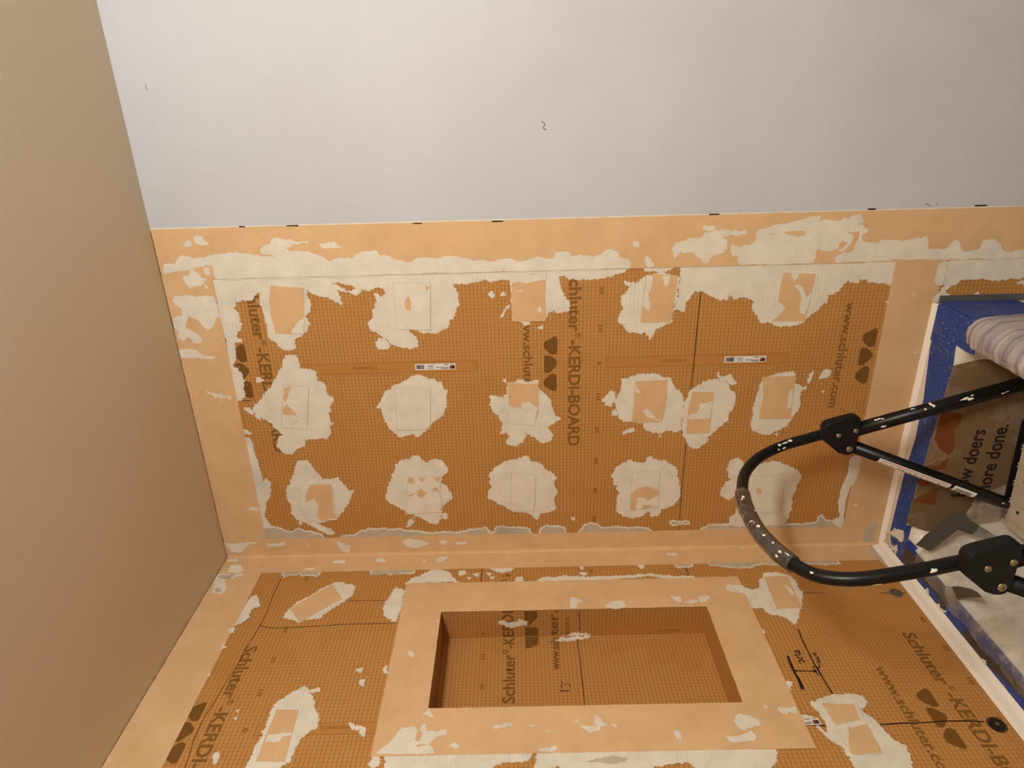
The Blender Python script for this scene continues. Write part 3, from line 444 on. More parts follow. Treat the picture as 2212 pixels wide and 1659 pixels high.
MT['boardA'] = make_board('A'); MT['boardB'] = make_board('B'); MT['boardK'] = make_board('K', .97); MT['boardN'] = make_board('N', .95); MT['boardT'] = make_board('T', .95)
MT['rA'] = make_mortar('A'); MT['rB'] = make_mortar('B'); MT['gA'] = make_mortar('A', grey=True, name='damp_grey_mortar'); MT['gB'] = make_mortar('B', grey=True, name='damp_grey_mortar')
MT['sA'] = make_mortar('A', ghost=False); MT['d'] = make_mortar('A', ghost=False, sparse=True, name='dry_brushed_mortar')
MT['mem'] = make_membrane()
MT['ink'] = flat('black_marker_ink', (34, 26, 16), .6); MT['print'] = flat('brown_board_print', (132, 92, 40), .7, .2); MT['print2'] = flat('dark_brown_board_print', (120, 82, 34), .7, .2)
MT['bar'] = flat('blank_printed_bar', (192, 132, 66), .7, .2, var=.05)
MT['white_label'] = flat('white_paper_label', (232, 226, 218), .5); MT['label_ink'] = flat('label_ink', (60, 52, 50), .5); MT['label_red'] = flat('label_red', (190, 60, 50), .5)
def grey_wall():
    s = N('primed_grey_drywall')
    c = s.mix(s.ramp(s.noise(2.6, 5, .6), [(.35, G(0)), (.7, G(1))]), lin((200, 200, 202)), lin((193, 192, 193)))
    sm = s.ramp(s.noise(2.2, 4, .7, stretch=(1, 1, .35)), [(.62, G(0)), (.76, G(.35))]); c = s.mix(sm, c, lin((174, 173, 172)))
    s.col(c); s.rough(.75, .25); s.bump(s.noise(330, 3), .12, .0008); return s.m
def ceil_mat():
    s = N('tan_ceiling_paint'); c = s.mix(s.noise(2, 3), lin((222, 204, 176)), lin((214, 194, 166)))
    s.col(c); s.rough(.8, .2); s.bump(s.noise(260, 3), .3, .001); return s.m
MT['wall'] = grey_wall(); MT['ceil'] = ceil_mat(); MT['room'] = flat('taupe_wall_paint', (150, 142, 132), .8, .2); MT['floor'] = flat('floor_tile', (84, 74, 62), .5, var=.1)
MT['tub'] = flat('white_tub_acrylic', (226, 216, 202), .3, .4); MT['cove'] = flat('white_tub_flange', (240, 228, 212), .35, .4)
def blue_mat():
    s = N('blue_masking_tape'); c = s.mix(s.noise(25, 4), lin((30, 62, 138)), lin((44, 66, 124)))
    c = s.mix(s.ramp(s.noise(12, 5, .7), [(.5, G(0)), (.8, G(.35))]), c, lin((110, 110, 140)))
    sp = s.math('MULTIPLY', s.ramp(s.noise(150, 4, .8), [(.60, G(0)), (.64, G(1))]), s.ramp(s.noise(9, 2), [(.35, G(.15)), (.6, G(1))])); c = s.mix(sp, c, lin((190, 180, 168)))
    s.col(c); s.rough(.55, .3); s.bump(s.noise(120, 3), .3, .001); return s.m
MT['blue'] = blue_mat(); MT['blue2'] = flat('clean_blue_masking_tape', (30, 62, 165), .5, .3, var=.15)
def gtape():
    s = N('dusty_grey_duct_tape'); c = s.mix(s.noise(40, 5, .7), lin((74, 62, 46)), lin((58, 48, 34)))
    sp = s.ramp(s.noise(190, 4, .75), [(.66, G(0)), (.72, G(.8))]); c = s.mix(sp, c, lin((160, 145, 120)))
    s.col(c); s.rough(.5, .35); s.bump(s.noise(70, 4), .4, .0015); return s.m
MT['gtape'] = gtape(); MT['gtape2'] = flat('grey_duct_tape', (84, 78, 68), .38, .45, var=.2); MT['gwall'] = flat('grey_edge_tape', (98, 96, 96), .5, .3, var=.08)
def film(name, lo, hi, scale, stretch, col, folds=None):
    s = N(name); s.col(lin(col)); s.rough(.16, .8)
    a = s.ramp(s.noise(scale, 5, .65, stretch=stretch), [(.36, G(lo)), (.66, G(hi))]); s.l(a, s.b.inputs['Alpha'])
    hgt = s.noise(scale*1.6, 4, .6, stretch=stretch)
    if folds:
        hgt = s.math('ADD', s.math('MULTIPLY', hgt, .25), s.math('MULTIPLY', s.noise(9, 4, .5, stretch=folds), 1.8))
    s.bump(hgt, .75, .006); return s.m
MT['film'] = film('clear_plastic_sheeting', .12, .48, 16, (1, 1, 1), (196, 184, 164), (.45, 3.0, .45)); MT['roll'] = film('cloudy_plastic_film', .38, .92, 13, (.3, 3.4, .3), (202, 188, 178))
def card_mat():
    s = N('brown_corrugated_cardboard'); sep = s.n('ShaderNodeSeparateXYZ'); s.l(s.pos(), sep.inputs[0])
    c = s.mix(s.noise(9, 4), lin((128, 102, 72)), lin((114, 90, 62)))
    worn = s.math('MULTIPLY', s.ramp(s.noise(7, 4, .7, stretch=(1, 1, 1)), [(.48, G(0)), (.55, G(1))]), s.noise(260, 2, .5, stretch=(.15, 1, 3)))
    c = s.mix(worn, c, lin((142, 126, 106)))
    s.col(c); s.rough(.8, .15); s.bump(s.math('ADD', s.noise(300, 2, .5, stretch=(.1, 1, 2.5)), 0), .2, .001); return s.m
MT['card'] = card_mat(); MT['card_orange'] = flat('orange_carton_print', (132, 72, 34), .7, .2, var=.2); MT['card_ink'] = flat('black_carton_print', (44, 34, 28), .75, .2); MT['card_arc'] = flat('worn_carton_print', (160, 118, 84), .8, .1)
def black_tube():
    s = N('black_powder_coated_steel'); s.col(s.mix(s.noise(60, 4), lin((13, 12, 11)), lin((19, 18, 16)))); s.rough(.34, .28); s.bump(s.noise(500, 2), .1, .0004); return s.m
MT['tube'] = black_tube(); MT['plastic'] = flat('scuffed_black_plastic', (20, 19, 18), .5, .25, var=.25); MT['bolt'] = flat('brass_plated_bolt', (170, 150, 112), .3, .6, .8)
MT['paint'] = flat('dried_white_paint', (236, 228, 208), .5)
def grip_mat():
    s = N('clear_ribbed_rubber_grip'); c = s.mix(s.ramp(s.noise(45, 4, .65), [(.4, G(0)), (.75, G(1))]), lin((44, 44, 42)), lin((74, 72, 68)))
    s.col(c); s.rough(.16, .8); s.b.inputs['Coat Weight'].default_value = .8; s.bump(s.noise(60, 3), .35, .002); return s.m
MT['grip'] = grip_mat()
def alu():
    s = N('dusty_ribbed_aluminium'); c = s.mix(s.noise(35, 5, .7), lin((206, 190, 168)), lin((188, 170, 146)))
    sp = s.ramp(s.noise(140, 4, .7), [(.66, G(0)), (.70, G(1))]); c = s.mix(sp, c, lin((222, 210, 190)))
    s.col(c); s.rough(.45, .4); s.b.inputs['Metallic'].default_value = .25; return s.m
MT['alu'] = alu(); MT['washer'] = flat('galvanised_washer', (140, 130, 112), .4, .5, .6, var=.2); MT['dark_washer'] = flat('dark_washer', (62, 54, 44), .4, .5, .5, var=.2)
MT['fleck'] = flat('dry_mortar_fleck', (224, 206, 176), .9, .1)
MT['edge'] = flat('mortar_crease', (190, 178, 156), .9, .1)
MT['gap'] = flat('dark_gap', (46, 38, 30), .9, .1)
# ------------------------------------------------------------ geometry helpers
def fr(pl, a, b, z):
    """plane coordinates in metres plus height z off the surface -> world"""
    if pl == 'A': return Vector((a, -z, b))
    if pl == 'B': return Vector((z, a, b))
    if pl == 'K': return Vector((-.090+z, a, b))
    if pl == 'N': return Vector((a, -.255-z, b))
    if pl == 'R': return Vector((a, b, .461+z))
    if pl == 'E': return Vector((a, -.20-z, b))
    if pl == 'C': return Vector((a, -.138-.05*(.445-b)-z, b))
def link(name, me, mat, parent=None, smooth=False):
    o = bpy.data.objects.new(name, me); COL.objects.link(o)
    if mat: me.materials.append(mat)
    if parent is not None:
        o.parent = parent
        off = parent.location
        if parent.parent: off = off + parent.parent.location
        if off.length > 0: me.transform(Matrix.Translation(-off))
    if smooth:
        for p in me.polygons: p.use_smooth = True
    return o
def tag(o, label=None, cat=None, group=None, kind=None):
    if label: o['label'] = label
    if cat: o['category'] = cat
    if group: o['group'] = group
    if kind: o['kind'] = kind
    return o
def empty(name, loc, label, cat, group=None):
    o = bpy.data.objects.new(name, None); COL.objects.link(o); o.location = loc; o.empty_display_size = .05
    return tag(o, label, cat, group)
def mesh(verts, faces):
    me = bpy.data.meshes.new('m'); me.from_pydata([tuple(v) for v in verts], [], faces); me.update(); return me
def ragged(pts, seg, amp, spike):
    out = []; n = len(pts)
    for i in range(n):
        p, q = Vector(pts[i]), Vector(pts[(i+1) % n]); L = (q-p).length
        k = max(1, int(round(L/seg))); chain = [p, q]
        while len(chain)-1 < k:
            new = [chain[0]]
            for a, b in zip(chain[:-1], chain[1:]):
                d = b-a; nn = Vector((-d.y, d.x)); s_ = min(1.0, .0026/max(1e-9, amp*d.length)); mid = (a+b)/2 + nn*random.uniform(-amp, amp)*s_
                new += [mid, b]
            chain = new
        out += chain[:-1]
    if spike:
        res = []
        for i, p in enumerate(out):
            d = out[(i+1) % len(out)]-out[i-1]
            if d.length > 1e-9:
                nn = Vector((-d.y, d.x)).normalized(); p = p + nn*(random.random()**2)*spike*random.choice((-1, 1))
            res.append(p)
        out = res
    return out
def poly_area(p): return sum(p[i][0]*p[(i+1) % len(p)][1]-p[(i+1) % len(p)][0]*p[i][1] for i in range(len(p)))/2
def blob(name, pl, layer, style, pp, parent, mat=None):
    """a smear or a sheet on plane pl; pp in tenths of a millimetre"""
    pts = [(pp[i]*1e-4, pp[i+1]*1e-4) for i in range(0, len(pp), 2)]
    if poly_area(pts) < 0: pts.reverse()
    z = layer*1e-3 + random.uniform(0, .08)*1e-3
    if style in 'MmCt':
        b = ragged(pts, .012, .10, 0) if style == 'm' else ([Vector(p) for p in pts] if style == 't' else ragged(pts, .02, 0, .0006))
        v = [fr(pl, p[0], p[1], z+(0 if style == 'm' else .0006)) for p in b]; n = len(v)
        co, _, fa, _, _, _ = delaunay_2d_cdt(b, [], [list(range(n))], 1, 1e-7)
        th = .0006 if style != 'm' else .0002
        vv = [fr(pl, c[0], c[1], z+th) for c in co]; vb = [fr(pl, c[0], c[1], z-.0004) for c in b]
        faces = [tuple(f) for f in fa]; base = len(vv)
        top = [fr(pl, c[0], c[1], z+th) for c in b]; vv += top + vb
        faces += [(base+i, base+(i+1) % n, base+n+(i+1) % n, base+n+i) for i in range(n)]
        return link(name, mesh(vv, faces), mat or MT['mem'], parent)
    if style in 'rg': b = ragged(pts, .0045, .16, .0022); ring = .0065
    elif style == 'd': b = ragged(pts, .008, .22, .001); ring = .010
    else: b = ragged(pts, .007, .12, .0005); ring = .0035
    co, _, fa, oi, _, _ = delaunay_2d_cdt(b, [], [list(range(len(b)))], 1, 1e-7)
    vv = [fr(pl, c[0], c[1], z+.0003) for c in co]; cov = [1.0]*len(vv); faces = [tuple(f) for f in fa]
    n = len(b); base = len(vv)
    for i, p in enumerate(b):
        d = (b[(i+2) % n]-b[i-2]); nn = Vector((d.y, -d.x)).normalized() if d.length > 1e-9 else Vector((0, 0))
        q = p+nn*ring*random.uniform(.6, 1.4)
        vv += [fr(pl, p[0], p[1], z), fr(pl, q[0], q[1], z-.0002)]; cov += [.96 if style != 'd' else .85, 0.0]
    for i in range(n):
        j = (i+1) % n; faces.append((base+2*i, base+2*i+1, base+2*j+1, base+2*j))
    me = mesh(vv, faces)
    at = me.attributes.new('cov', 'FLOAT', 'POINT')
    if style == 'd': cov = [.95 if c == 1.0 else c for c in cov]
    at.data.foreach_set('value', cov)
    k = 'B' if pl in 'BK' else 'A'
    if mat is None:
        mat = {'r': MT['r'+k], 'g': MT['r'+k], 'G': MT['g'+k], 's': MT['sA'], 'd': MT['d']}[style]
    o = link(name, me, mat, parent)
    if style == 'g':
        # darker damp core sitting just inside the light rim
        c2 = []
        for i, p in enumerate(b):
            d = (b[(i+3) % n]-b[i-3]); nn = Vector((d.y, -d.x)).normalized() if d.length > 1e-9 else Vector((0, 0))
            c2.append(p-nn*.0032)
        co, _, fa, _, _, _ = delaunay_2d_cdt(c2, [], [list(range(n))], 1, 1e-7)
        me2 = mesh([fr(pl, c[0], c[1], z+.0007) for c in co], [tuple(f) for f in fa])
        a2 = me2.attributes.new('cov', 'FLOAT', 'POINT'); a2.data.foreach_set('value', [1.0]*len(co))
        link('damp_mortar', me2, MT['g'+k], parent)
    return o
def rect(name, pl, a0, b0, a1, b1, z, mat, parent, th=.0002):
    v = [fr(pl, a, b, zz) for zz in (z-th, z) for a, b in ((a0, b0), (a1, b0), (a1, b1), (a0, b1))]
    return link(name, mesh(v, [(4, 5, 6, 7), (0, 1, 5, 4), (1, 2, 6, 5), (2, 3, 7, 6), (3, 0, 4, 7)]), mat, parent)
def text(name, s, pl, start, end, cap, z, mat, parent, bold=.0, capref='H', length=True):
    cu = bpy.data.curves.new('t', 'FONT'); cu.body = s; cu.offset = bold; cu.resolution_u = 3
    o = bpy.data.objects.new('t', cu); me = bpy.data.meshes.new_from_object(o); bpy.data.objects.remove(o)
    xs = [v.co.x for v in me.vertices]; x0, x1 = min(xs), max(xs)
    d = Vector((end[0]-start[0], end[1]-start[1])); L = d.length; d.normalize(); u = Vector((-d.y, d.x))
    sy = cap/.70; sx = L/(x1-x0) if length else sy
    for v in me.vertices:
        p = Vector(start)+d*(v.co.x-x0)*sx+u*v.co.y*sy; v.co = fr(pl, p.x, p.y, z)
    return link(name, me, mat, parent)
def ribbon(name, pl, w, pts, z, mat, parent):
    P = [Vector(p) for p in pts]
    Q = [P[0]]
    for a, b in zip(P[:-1], P[1:]):
        k = max(1, int((b-a).length/.01))
        for i in range(1, k+1): Q.append(a+(b-a)*i/k)
    v = []; f = []
    for i, p in enumerate(Q):
        d = (Q[min(i+1, len(Q)-1)]-Q[max(i-1, 0)]); d = d.normalized() if d.length > 0 else Vector((1, 0)); nn = Vector((-d.y, d.x))
        ww = w/2*random.uniform(.75, 1.15)
        v += [fr(pl, *(p+nn*ww), z), fr(pl, *(p-nn*ww), z)]
    for i in range(len(Q)-1): f.append((2*i, 2*i+1, 2*i+3, 2*i+2))
    return v, f
def box(bm, c, sx, sy, sz, rot=None):
    r = bmesh.ops.create_cube(bm, size=1)
    M = Matrix.Translation(c) @ (rot or Matrix.Identity(4)) @ Matrix.Diagonal((sx, sy, sz, 1)); bmesh.ops.transform(bm, matrix=M, verts=r['verts']); return r['verts']
def bmobj(name, bm, mat, parent=None, smooth=False):
    me = bpy.data.meshes.new(name); bm.to_mesh(me); bm.free(); return link(name, me, mat, parent, smooth)
# ------------------------------------------------------------ room shell
H = 2.43
def quad_sheet(verts2, holes, z, pl):
    pass
def wall_with_hole(pl, a0, a1, b0, b1, hole, z, th=.012):
    """front face (optionally pierced) with edge thickness, as one mesh"""
    if hole:
        h0, h1, g0, g1 = hole
        cells = [(a0, h0, b0, b1), (h1, a1, b0, b1), (h0, h1, b0, g0), (h0, h1, g1, b1)]
    else: cells = [(a0, a1, b0, b1)]
    v = []; f = []
    for c0, c1, d0, d1 in cells:
        i = len(v); v += [fr(pl, c0, d0, z), fr(pl, c1, d0, z), fr(pl, c1, d1, z), fr(pl, c0, d1, z)]; f.append((i, i+1, i+2, i+3))
        i = len(v); v += [fr(pl, c0, d0, z-th), fr(pl, c1, d0, z-th), fr(pl, c1, d1, z-th), fr(pl, c0, d1, z-th)]; f.append((i+3, i+2, i+1, i))
    i = len(v); v += [fr(pl, a, b, zz) for zz in (z, z-th) for a, b in ((a0, b0), (a1, b0), (a1, b1), (a0, b1))]
    f += [(i, i+4, i+5, i+1), (i+1, i+5, i+6, i+2), (i+2, i+6, i+7, i+3), (i+3, i+7, i+4, i)]
    return mesh(v, f)
wallA = link('wall_back', wall_with_hole('A', .988, 2.70, 0, H, None, 0, .02), MT['wall']); tag(wallA, kind='structure')
wallB = link('wall_left', wall_with_hole('B', -2.95, -1.62, 0, H, None, 0, .02), MT['wall']); tag(wallB, kind='structure')
bm = bmesh.new(); box(bm, (1.35, -1.5, H+.03), 2.9, 3.2, .06); ceiling = bmobj('ceiling', bm, MT['ceil']); tag(ceiling, kind='structure')
bm = bmesh.new(); box(bm, (1.35, -1.5, -.03), 2.9, 3.2, .06); floor_ = bmobj('floor', bm, MT['floor']); tag(floor_, kind='structure')
bm = bmesh.new(); box(bm, (2.73, -1.55, H/2), .06, 3.3, H); wr = bmobj('wall_right', bm, MT['room']); tag(wr, kind='structure')
bm = bmesh.new(); box(bm, (1.35, -2.98, H/2), 2.9, .06, H); wf = bmobj('wall_front', bm, MT['room']); tag(wf, kind='structure')
boardA = link('backer_board', wall_with_hole('A', 0, .986, .005, 2.4290, None, 0, .012), MT['boardA'], wallA); boardA['label'] = 'orange foam backer board with printed centimetre grid'
NI = (-.5655, -.255, 1.047, 1.757)   # niche opening: y0 y1 z0 z1
boardB = link('backer_board', wall_with_hole('B', -1.62, 0, .49, 2.4290, NI, 0, .012), MT['boardB'], wallB); boardB['label'] = 'orange foam backer board with printed centimetre grid'
# dark shrink gap between ceiling and boards, light paint line beside the grey drywall
rect('shadow_gap', 'A', .0, 2.4286, .986, 2.4300, .0006, MT['gap'], wallA); rect('shadow_gap', 'B', -1.62, 2.4286, 0, 2.4300, .0006, MT['gap'], wallB)
rect('mortar_line', 'A', .9865, .0, .9915, 2.4295, .0012, MT['sA'], wallA)
def tag_cov(o):
    me = o.data; a = me.attributes.get('cov') or me.attributes.new('cov', 'FLOAT', 'POINT'); a.data.foreach_set('value', [1.0]*len(me.vertices))
tag_cov(bpy.data.objects['mortar_line'])
# ------------------------------------------------------------ printing on the boards
A_S, W_S = .503, .300
def logo(pl, h0, dz, parent, z=.00025):
    for k in ('logo', 'logo2', 'logo3'):
        q = MISC[k]; pts = [((q[i]*1e-4-.610)+h0, q[i+1]*1e-4+dz) for i in range(0, len(q), 2)]
        c = Vector((sum(p[0] for p in pts)/len(pts), sum(p[1] for p in pts)/len(pts)))
        rp = []
        n = len(pts)
        for i in range(n):
            p = Vector(pts[i]); a = Vector(pts[i-1]); b = Vector(pts[(i+1) % n])
            r1 = min(.006, (a-p).length*.35); r2 = min(.006, (b-p).length*.35)
            s, e = p+(a-p).normalized()*r1, p+(b-p).normalized()*r2
            for t in (0, .33, .67, 1): rp.append((1-t)**2*s+2*t*(1-t)*p+t*t*e)
        if poly_area(rp) < 0: rp.reverse()
        link('printed_logo', mesh([fr(pl, p.x, p.y, z) for p in rp], [tuple(range(len(rp)))]), MT['print2'], parent)
def brand(pl, h, zb, parent, s=-1, z=.00025):
    text('printed_lettering', 'Schluter', pl, (h, zb), (h+s*.164, zb), .0310, z, MT['print'], parent, .028)
    text('printed_lettering', '\u00ae', pl, (h+s*.166, zb+s*.017), (h+s*.182, zb+s*.017), .0145, z, MT['print'], parent, .01)
    text('printed_lettering', '-KERDI-BOARD', pl, (h+s*.187, zb), (h+s*.502, zb), .0310, z, MT['print'], parent, .028)
for zb in (2.225, 1.400, .570): brand('A', .860, zb, boardA)
for zw in (2.352, 1.520, .689):
    text('printed_lettering', 'www.schluter.com', 'A', (.758, zw), (.458, zw), .024, .00025, MT['print'], boardA, .022)
for dz in (.823, 0, -.835): logo('A', .610, dz, boardA)
for zb in (2.243, .585):
    brand('B', -.362, zb, boardB)
text('printed_lettering', 'www.schluter.com', 'B', (-.469, .704), (-.769, .704), .024, .00025, MT['print'], boardB, .022)
for dz in (.841, -.815): logo('B', -.610, dz, boardB)
def numeral(pl, x, b, s, parent, up=False, size=.0105):
    n = str(s); w = .0095*len(n)
    mat = MT['bar']
    d = 1 if up else -1
    rect('numeral_ground', pl, x-.0085-(.003 if len(n) > 1 else 0), b-.0075, x+.0085+(.003 if len(n) > 1 else 0), b+.0075, .0002, mat, parent)
    text('printed_numeral', n, pl, (x-d*w/2, b-d*size/2), (x+d*w/2, b-d*size/2), size, .0004, MT['ink'] if False else MT['print2'], parent, .01)
for a, b, s in MISC['numA']: numeral('A', a*1e-4, b*1e-4, s, boardA)
for a, b, s in MISC['numB']: numeral('B', a*1e-4, b*1e-4, s, boardB)
def bar(pl, h0, z0, z1, parent):
    rect('blank_bar_edge', pl, h0-.0150, z0-.0012, h0+.0150, z1+.0012, .0002, MT['print'], parent)
    rect('blank_bar', pl, h0-.0140, z0, h0+.0140, z1, .0004, MT['bar'], parent)
bar('A', .6066, 1.645, 2.125, boardA); bar('A', .6066, .820, 1.299, boardA); bar('B', -.6133, 1.650, 2.133, boardB)
bar('B', -.6133, .820, 1.035, boardB)
text('printed_serial', '3122506035910', 'A', (.6045, 1.1546), (.6045, 1.0888), .0085, .0006, MT['print2'], boardA)
text('printed_serial', '3122506035910', 'A', (.6125, 1.9103), (.6125, 1.9751), .0085, .0006, MT['print2'], boardA)
text('printed_serial', '3122506035810', 'B', (-.6145, 1.9908), (-.6145, 1.9260), .0085, .0006, MT['print2'], boardB)
# ------------------------------------------------------------ paper product labels
def sticker(pl, h0, z0, z1, label, wall, visible_from=None):
    c = fr(pl, h0, (z0+z1)/2, 0); e = empty('product_label', c, label, 'label', 'paper product labels on the boards')
    zz = .0009
    rect('paper', pl, h0-.0088, z0, h0+.0088, z1, zz, MT['white_label'], e)
    # text runs upwards (+Z) from the logo block at the lower end to the barcode at the upper end
    L = z1-z0
    v = []; f = []
    def q(a0, b0, a1, b1, mat=None, nm=None, z=.0011):
        i = len(v); v.extend([fr(pl, a0, b0, z), fr(pl, a1, b0, z), fr(pl, a1, b1, z), fr(pl, a0, b1, z)]); f.append((i, i+1, i+2, i+3))
    b = z1-.0035
    for i in range(13):
        w = random.choice((.0008, .0014, .0018)); q(h0-.0062, b-w, h0+.0062, b); b -= w+random.choice((.0004, .0007))
        if b < z1-.026: break
    link('barcode', mesh(v, f), MT['label_ink'], e)
    v.clear(); f.clear()
    for k, a in enumerate((-.0055, -.003, -.0005, .002, .0045)):
        q(h0+a, z1-.050+.002*(k % 2), h0+a+.0009, z1-.030-.003*((k*2) % 3))
    link('fine_print', mesh(v, f), MT['label_ink'], e)
    sgn = 1
    text('article_number', 'KB 12 1220 2440', pl, (h0-.0008, z0+.019), (h0-.0008, z0+.052), .0034, .0011, MT['label_ink'], e, .03)
    v.clear(); f.clear()
    q(h0-.0060, z0+.019, h0-.0044, z0+.038); q(h0+.0040, z0+.019, h0+.0050, z0+.034); q(h0+.0062, z0+.019, h0+.0072, z0+.030); q(h0+.006, z0+.004, h0+.0072, z0+.015)
    link('fine_print', mesh(v, f), MT['label_ink'], e)
    rect('logo_block', pl, h0-.0066, z0+.0022, h0+.0030, z0+.0155, .0011, MT['label_ink'], e)
    rect('logo_block', pl, h0-.0036, z0+.0100, h0+.0026, z0+.0150, .0013, MT['label_red'], e)
sticker('A', .6075, 1.7015, 1.8093, 'white paper product label with barcode on the left blank bar, left of centre', wallA)
sticker('A', .6075, .8775, .9873, 'white paper product label with barcode on the right bar, beside the marker line', wallA)
sticker('B', -.6180, .8955, 1.004, 'white paper product label half covered by the lower right corner of the niche border', wallB)
# ------------------------------------------------------------ membrane strips and their mortar
own = {'wallA': boardA, 'wallB': boardB}
def strip(key, name, label, loc): own[key] = empty(name, loc, label, 'membrane strip'); return own[key]
strip('stripR', 'membrane_strip', 'long peach membrane strip half coated with mortar beside the bare grey drywall', (.924, 0, 1.2))
strip('stripCA', 'membrane_strip', 'short peach membrane strip with mortar smears between ceiling and back wall', (.46, 0, 2.36))
strip('stripCB', 'membrane_strip', 'peach membrane strip between ceiling and niche wall, bottom left of photo', (0, -.8, 2.36))
strip('stripKA', 'membrane_strip', 'folded peach membrane strip running the length of the inside wall corner', (0, 0, 1.4))
strip('stripBA', 'membrane_strip', 'peach membrane strip crossing the back wall directly above the taped tub end', (.43, 0, .52))
own['stripKB'] = own['stripKA']; own['stripBAcorner'] = own['stripKA']
own['niche'] = None
def sheet(nm, pl, a0, b0, a1, b1, lay, parent, th=.7):
    q = [a0, b0, a1, b0, a1, b1, a0, b1]; return blob(nm, pl, lay, 'M', [round(x*1e4) for x in q], parent)
sheet('membrane_sheet', 'A', .0, 2.301, .875, 2.4284, .9, own['stripCA'])
sheet('membrane_sheet', 'A', .861, .004, .9885, 2.4285, 1.05, own['stripR'])
sheet('membrane_sheet', 'B', -1.60, 2.300, 0, 2.4284, .9, own['stripCB'])
sheet('membrane_sheet', 'A', .0, .461, .861, .5845, 1.0, own['stripBA'])
sheet('corner_flange', 'A', .0, .480, .0655, 2.423, 1.2, own['stripKA'])
sheet('corner_flange', 'B', -.0775, .500, 0, 2.4280, 1.2, own['stripKA'])
a_, f_ = ribbon('', 'A', .0009, [(.8606, .66), (.8612, 1.2), (.8604, 1.7), (.8610, 2.30)], .0024, None, None); link('sheet_edge', mesh(a_, f_), MT['edge'], own['stripR'])
# rounded fold in the inside corner
v = []; f = []; nz = 60
for i in range(nz+1):
    z = .478+(2.421-.478)*i/nz; r0 = .009+.004*mnoise.noise(Vector((z*5, 0, 3)))
    for k in range(6):
        t = k/5*math.pi/2; v.append((.0016+r0*(1-math.sin(t)), -.0016-r0*(1-math.cos(t)), z))
for i in range(nz):
    for k in range(5): a = i*6+k; f.append((a, a+1, a+7, a+6))
link('corner_fold', mesh(v, f), MT['mem'], own['stripKA'], True)
# ------------------------------------------------------------ recessed niche
own['niche'] = ni = empty('wall_niche', (0, -.41, 1.40), 'recessed wall niche lined with grid board inside a wide peach membrane border', 'niche')
y0, y1, z0, z1 = NI; D = .09
link('back_panel', mesh([(-D, y0-.01, z0-.01), (-D, y1+.01, z0-.01), (-D, y1+.01, z1+.01), (-D, y0-.01, z1+.01)], [(0, 1, 2, 3)]), MT['boardK'], ni)
def plate(nm, c, s, mat): bm = bmesh.new(); box(bm, c, *s); return bmobj(nm, bm, mat, ni)
plate('side_panel', (-D/2, y1+.006, (z0+z1)/2), (D, .012, z1-z0), MT['boardN'])
plate('side_panel', (-D/2, y0-.006, (z0+z1)/2), (D, .012, z1-z0), MT['boardN'])
plate('top_panel', (-D/2, (y0+y1)/2, z1+.006), (D, y1-y0+.024, .012), MT['boardT'])
plate('bottom_panel', (-D/2, (y0+y1)/2, z0-.006), (D, y1-y0+.024, .012), MT['boardT'])
FR = (-.685, -.137, .930, 1.866)
sheet('frame_strip', 'B', FR[0], z1, FR[1], FR[3], 1.15, ni); sheet('frame_strip', 'B', FR[0], FR[2], FR[1], z0, 1.15, ni)
sheet('frame_strip', 'B', y1, z0-.06, FR[1]-.001, z1+.06, 1.25, ni); sheet('frame_strip', 'B', FR[0]+.001, z0-.06, y0, z1+.06, 1.25, ni)
# niche printing: the words wrap from the back panel onto the near side panel
def tx(s, pl, q, cap, i=0): text('printed_lettering', s, pl, (q[i]*1e-4, q[i+1]*1e-4), (q[i+2]*1e-4, q[i+3]*1e-4), cap, .0004, MT['print2'], ni, .02)
S = MISC['nicheS']; tx('Schluter', 'K', S[:2]+[-3190, S[3]], .030, 0); tx('\u00ae', 'K', [-3170, S[1]+170, -3010, S[1]+170], .0145); tx('-K', 'K', [-2960, S[1], -2570, S[1]], .030); tx('ERDI', 'N', [-885]+S[5:8], .029)
S = MISC['nicheW']; tx('www.salu', 'K', S, .024, 0); tx('ter.', 'N', S, .024, 4)
S = MISC['nicheA']; text('printed_lettering', 'AN A118.18', 'N', (S[0]*1e-4, S[1]*1e-4), (S[2]*1e-4, S[3]*1e-4), .011, .0004, MT['print2'], ni, .02)
for a, b, s in MISC['nicheNum'][:2]: numeral('K', a*1e-4, b*1e-4, s, ni, True)
numeral('N', MISC['nicheNum'][2][0]*1e-4, MISC['nicheNum'][2][1]*1e-4, 0, ni, True)
for i, q in enumerate(MISC['nicheL']):
    pl = 'N' if i < 2 else 'K'; p = [(q[j]*1e-4, q[j+1]*1e-4) for j in range(0, len(q), 2)]
    if poly_area(p) < 0: p.reverse()
    link('printed_logo', mesh([fr(pl, a, b, .0005) for a, b in p], [tuple(range(len(p)))]), MT['print2'], ni)
rect('blank_bar', 'N', -.0835, 1.667, -.0645, 1.749, .0004, MT['bar'], ni); rect('blank_bar', 'N', -.0860, 1.050, -.0665, 1.322, .0004, MT['bar'], ni)
text('printed_serial', '3122506', 'N', (-.081, 1.174), (-.081, 1.114), .008, .0006, MT['print2'], ni)
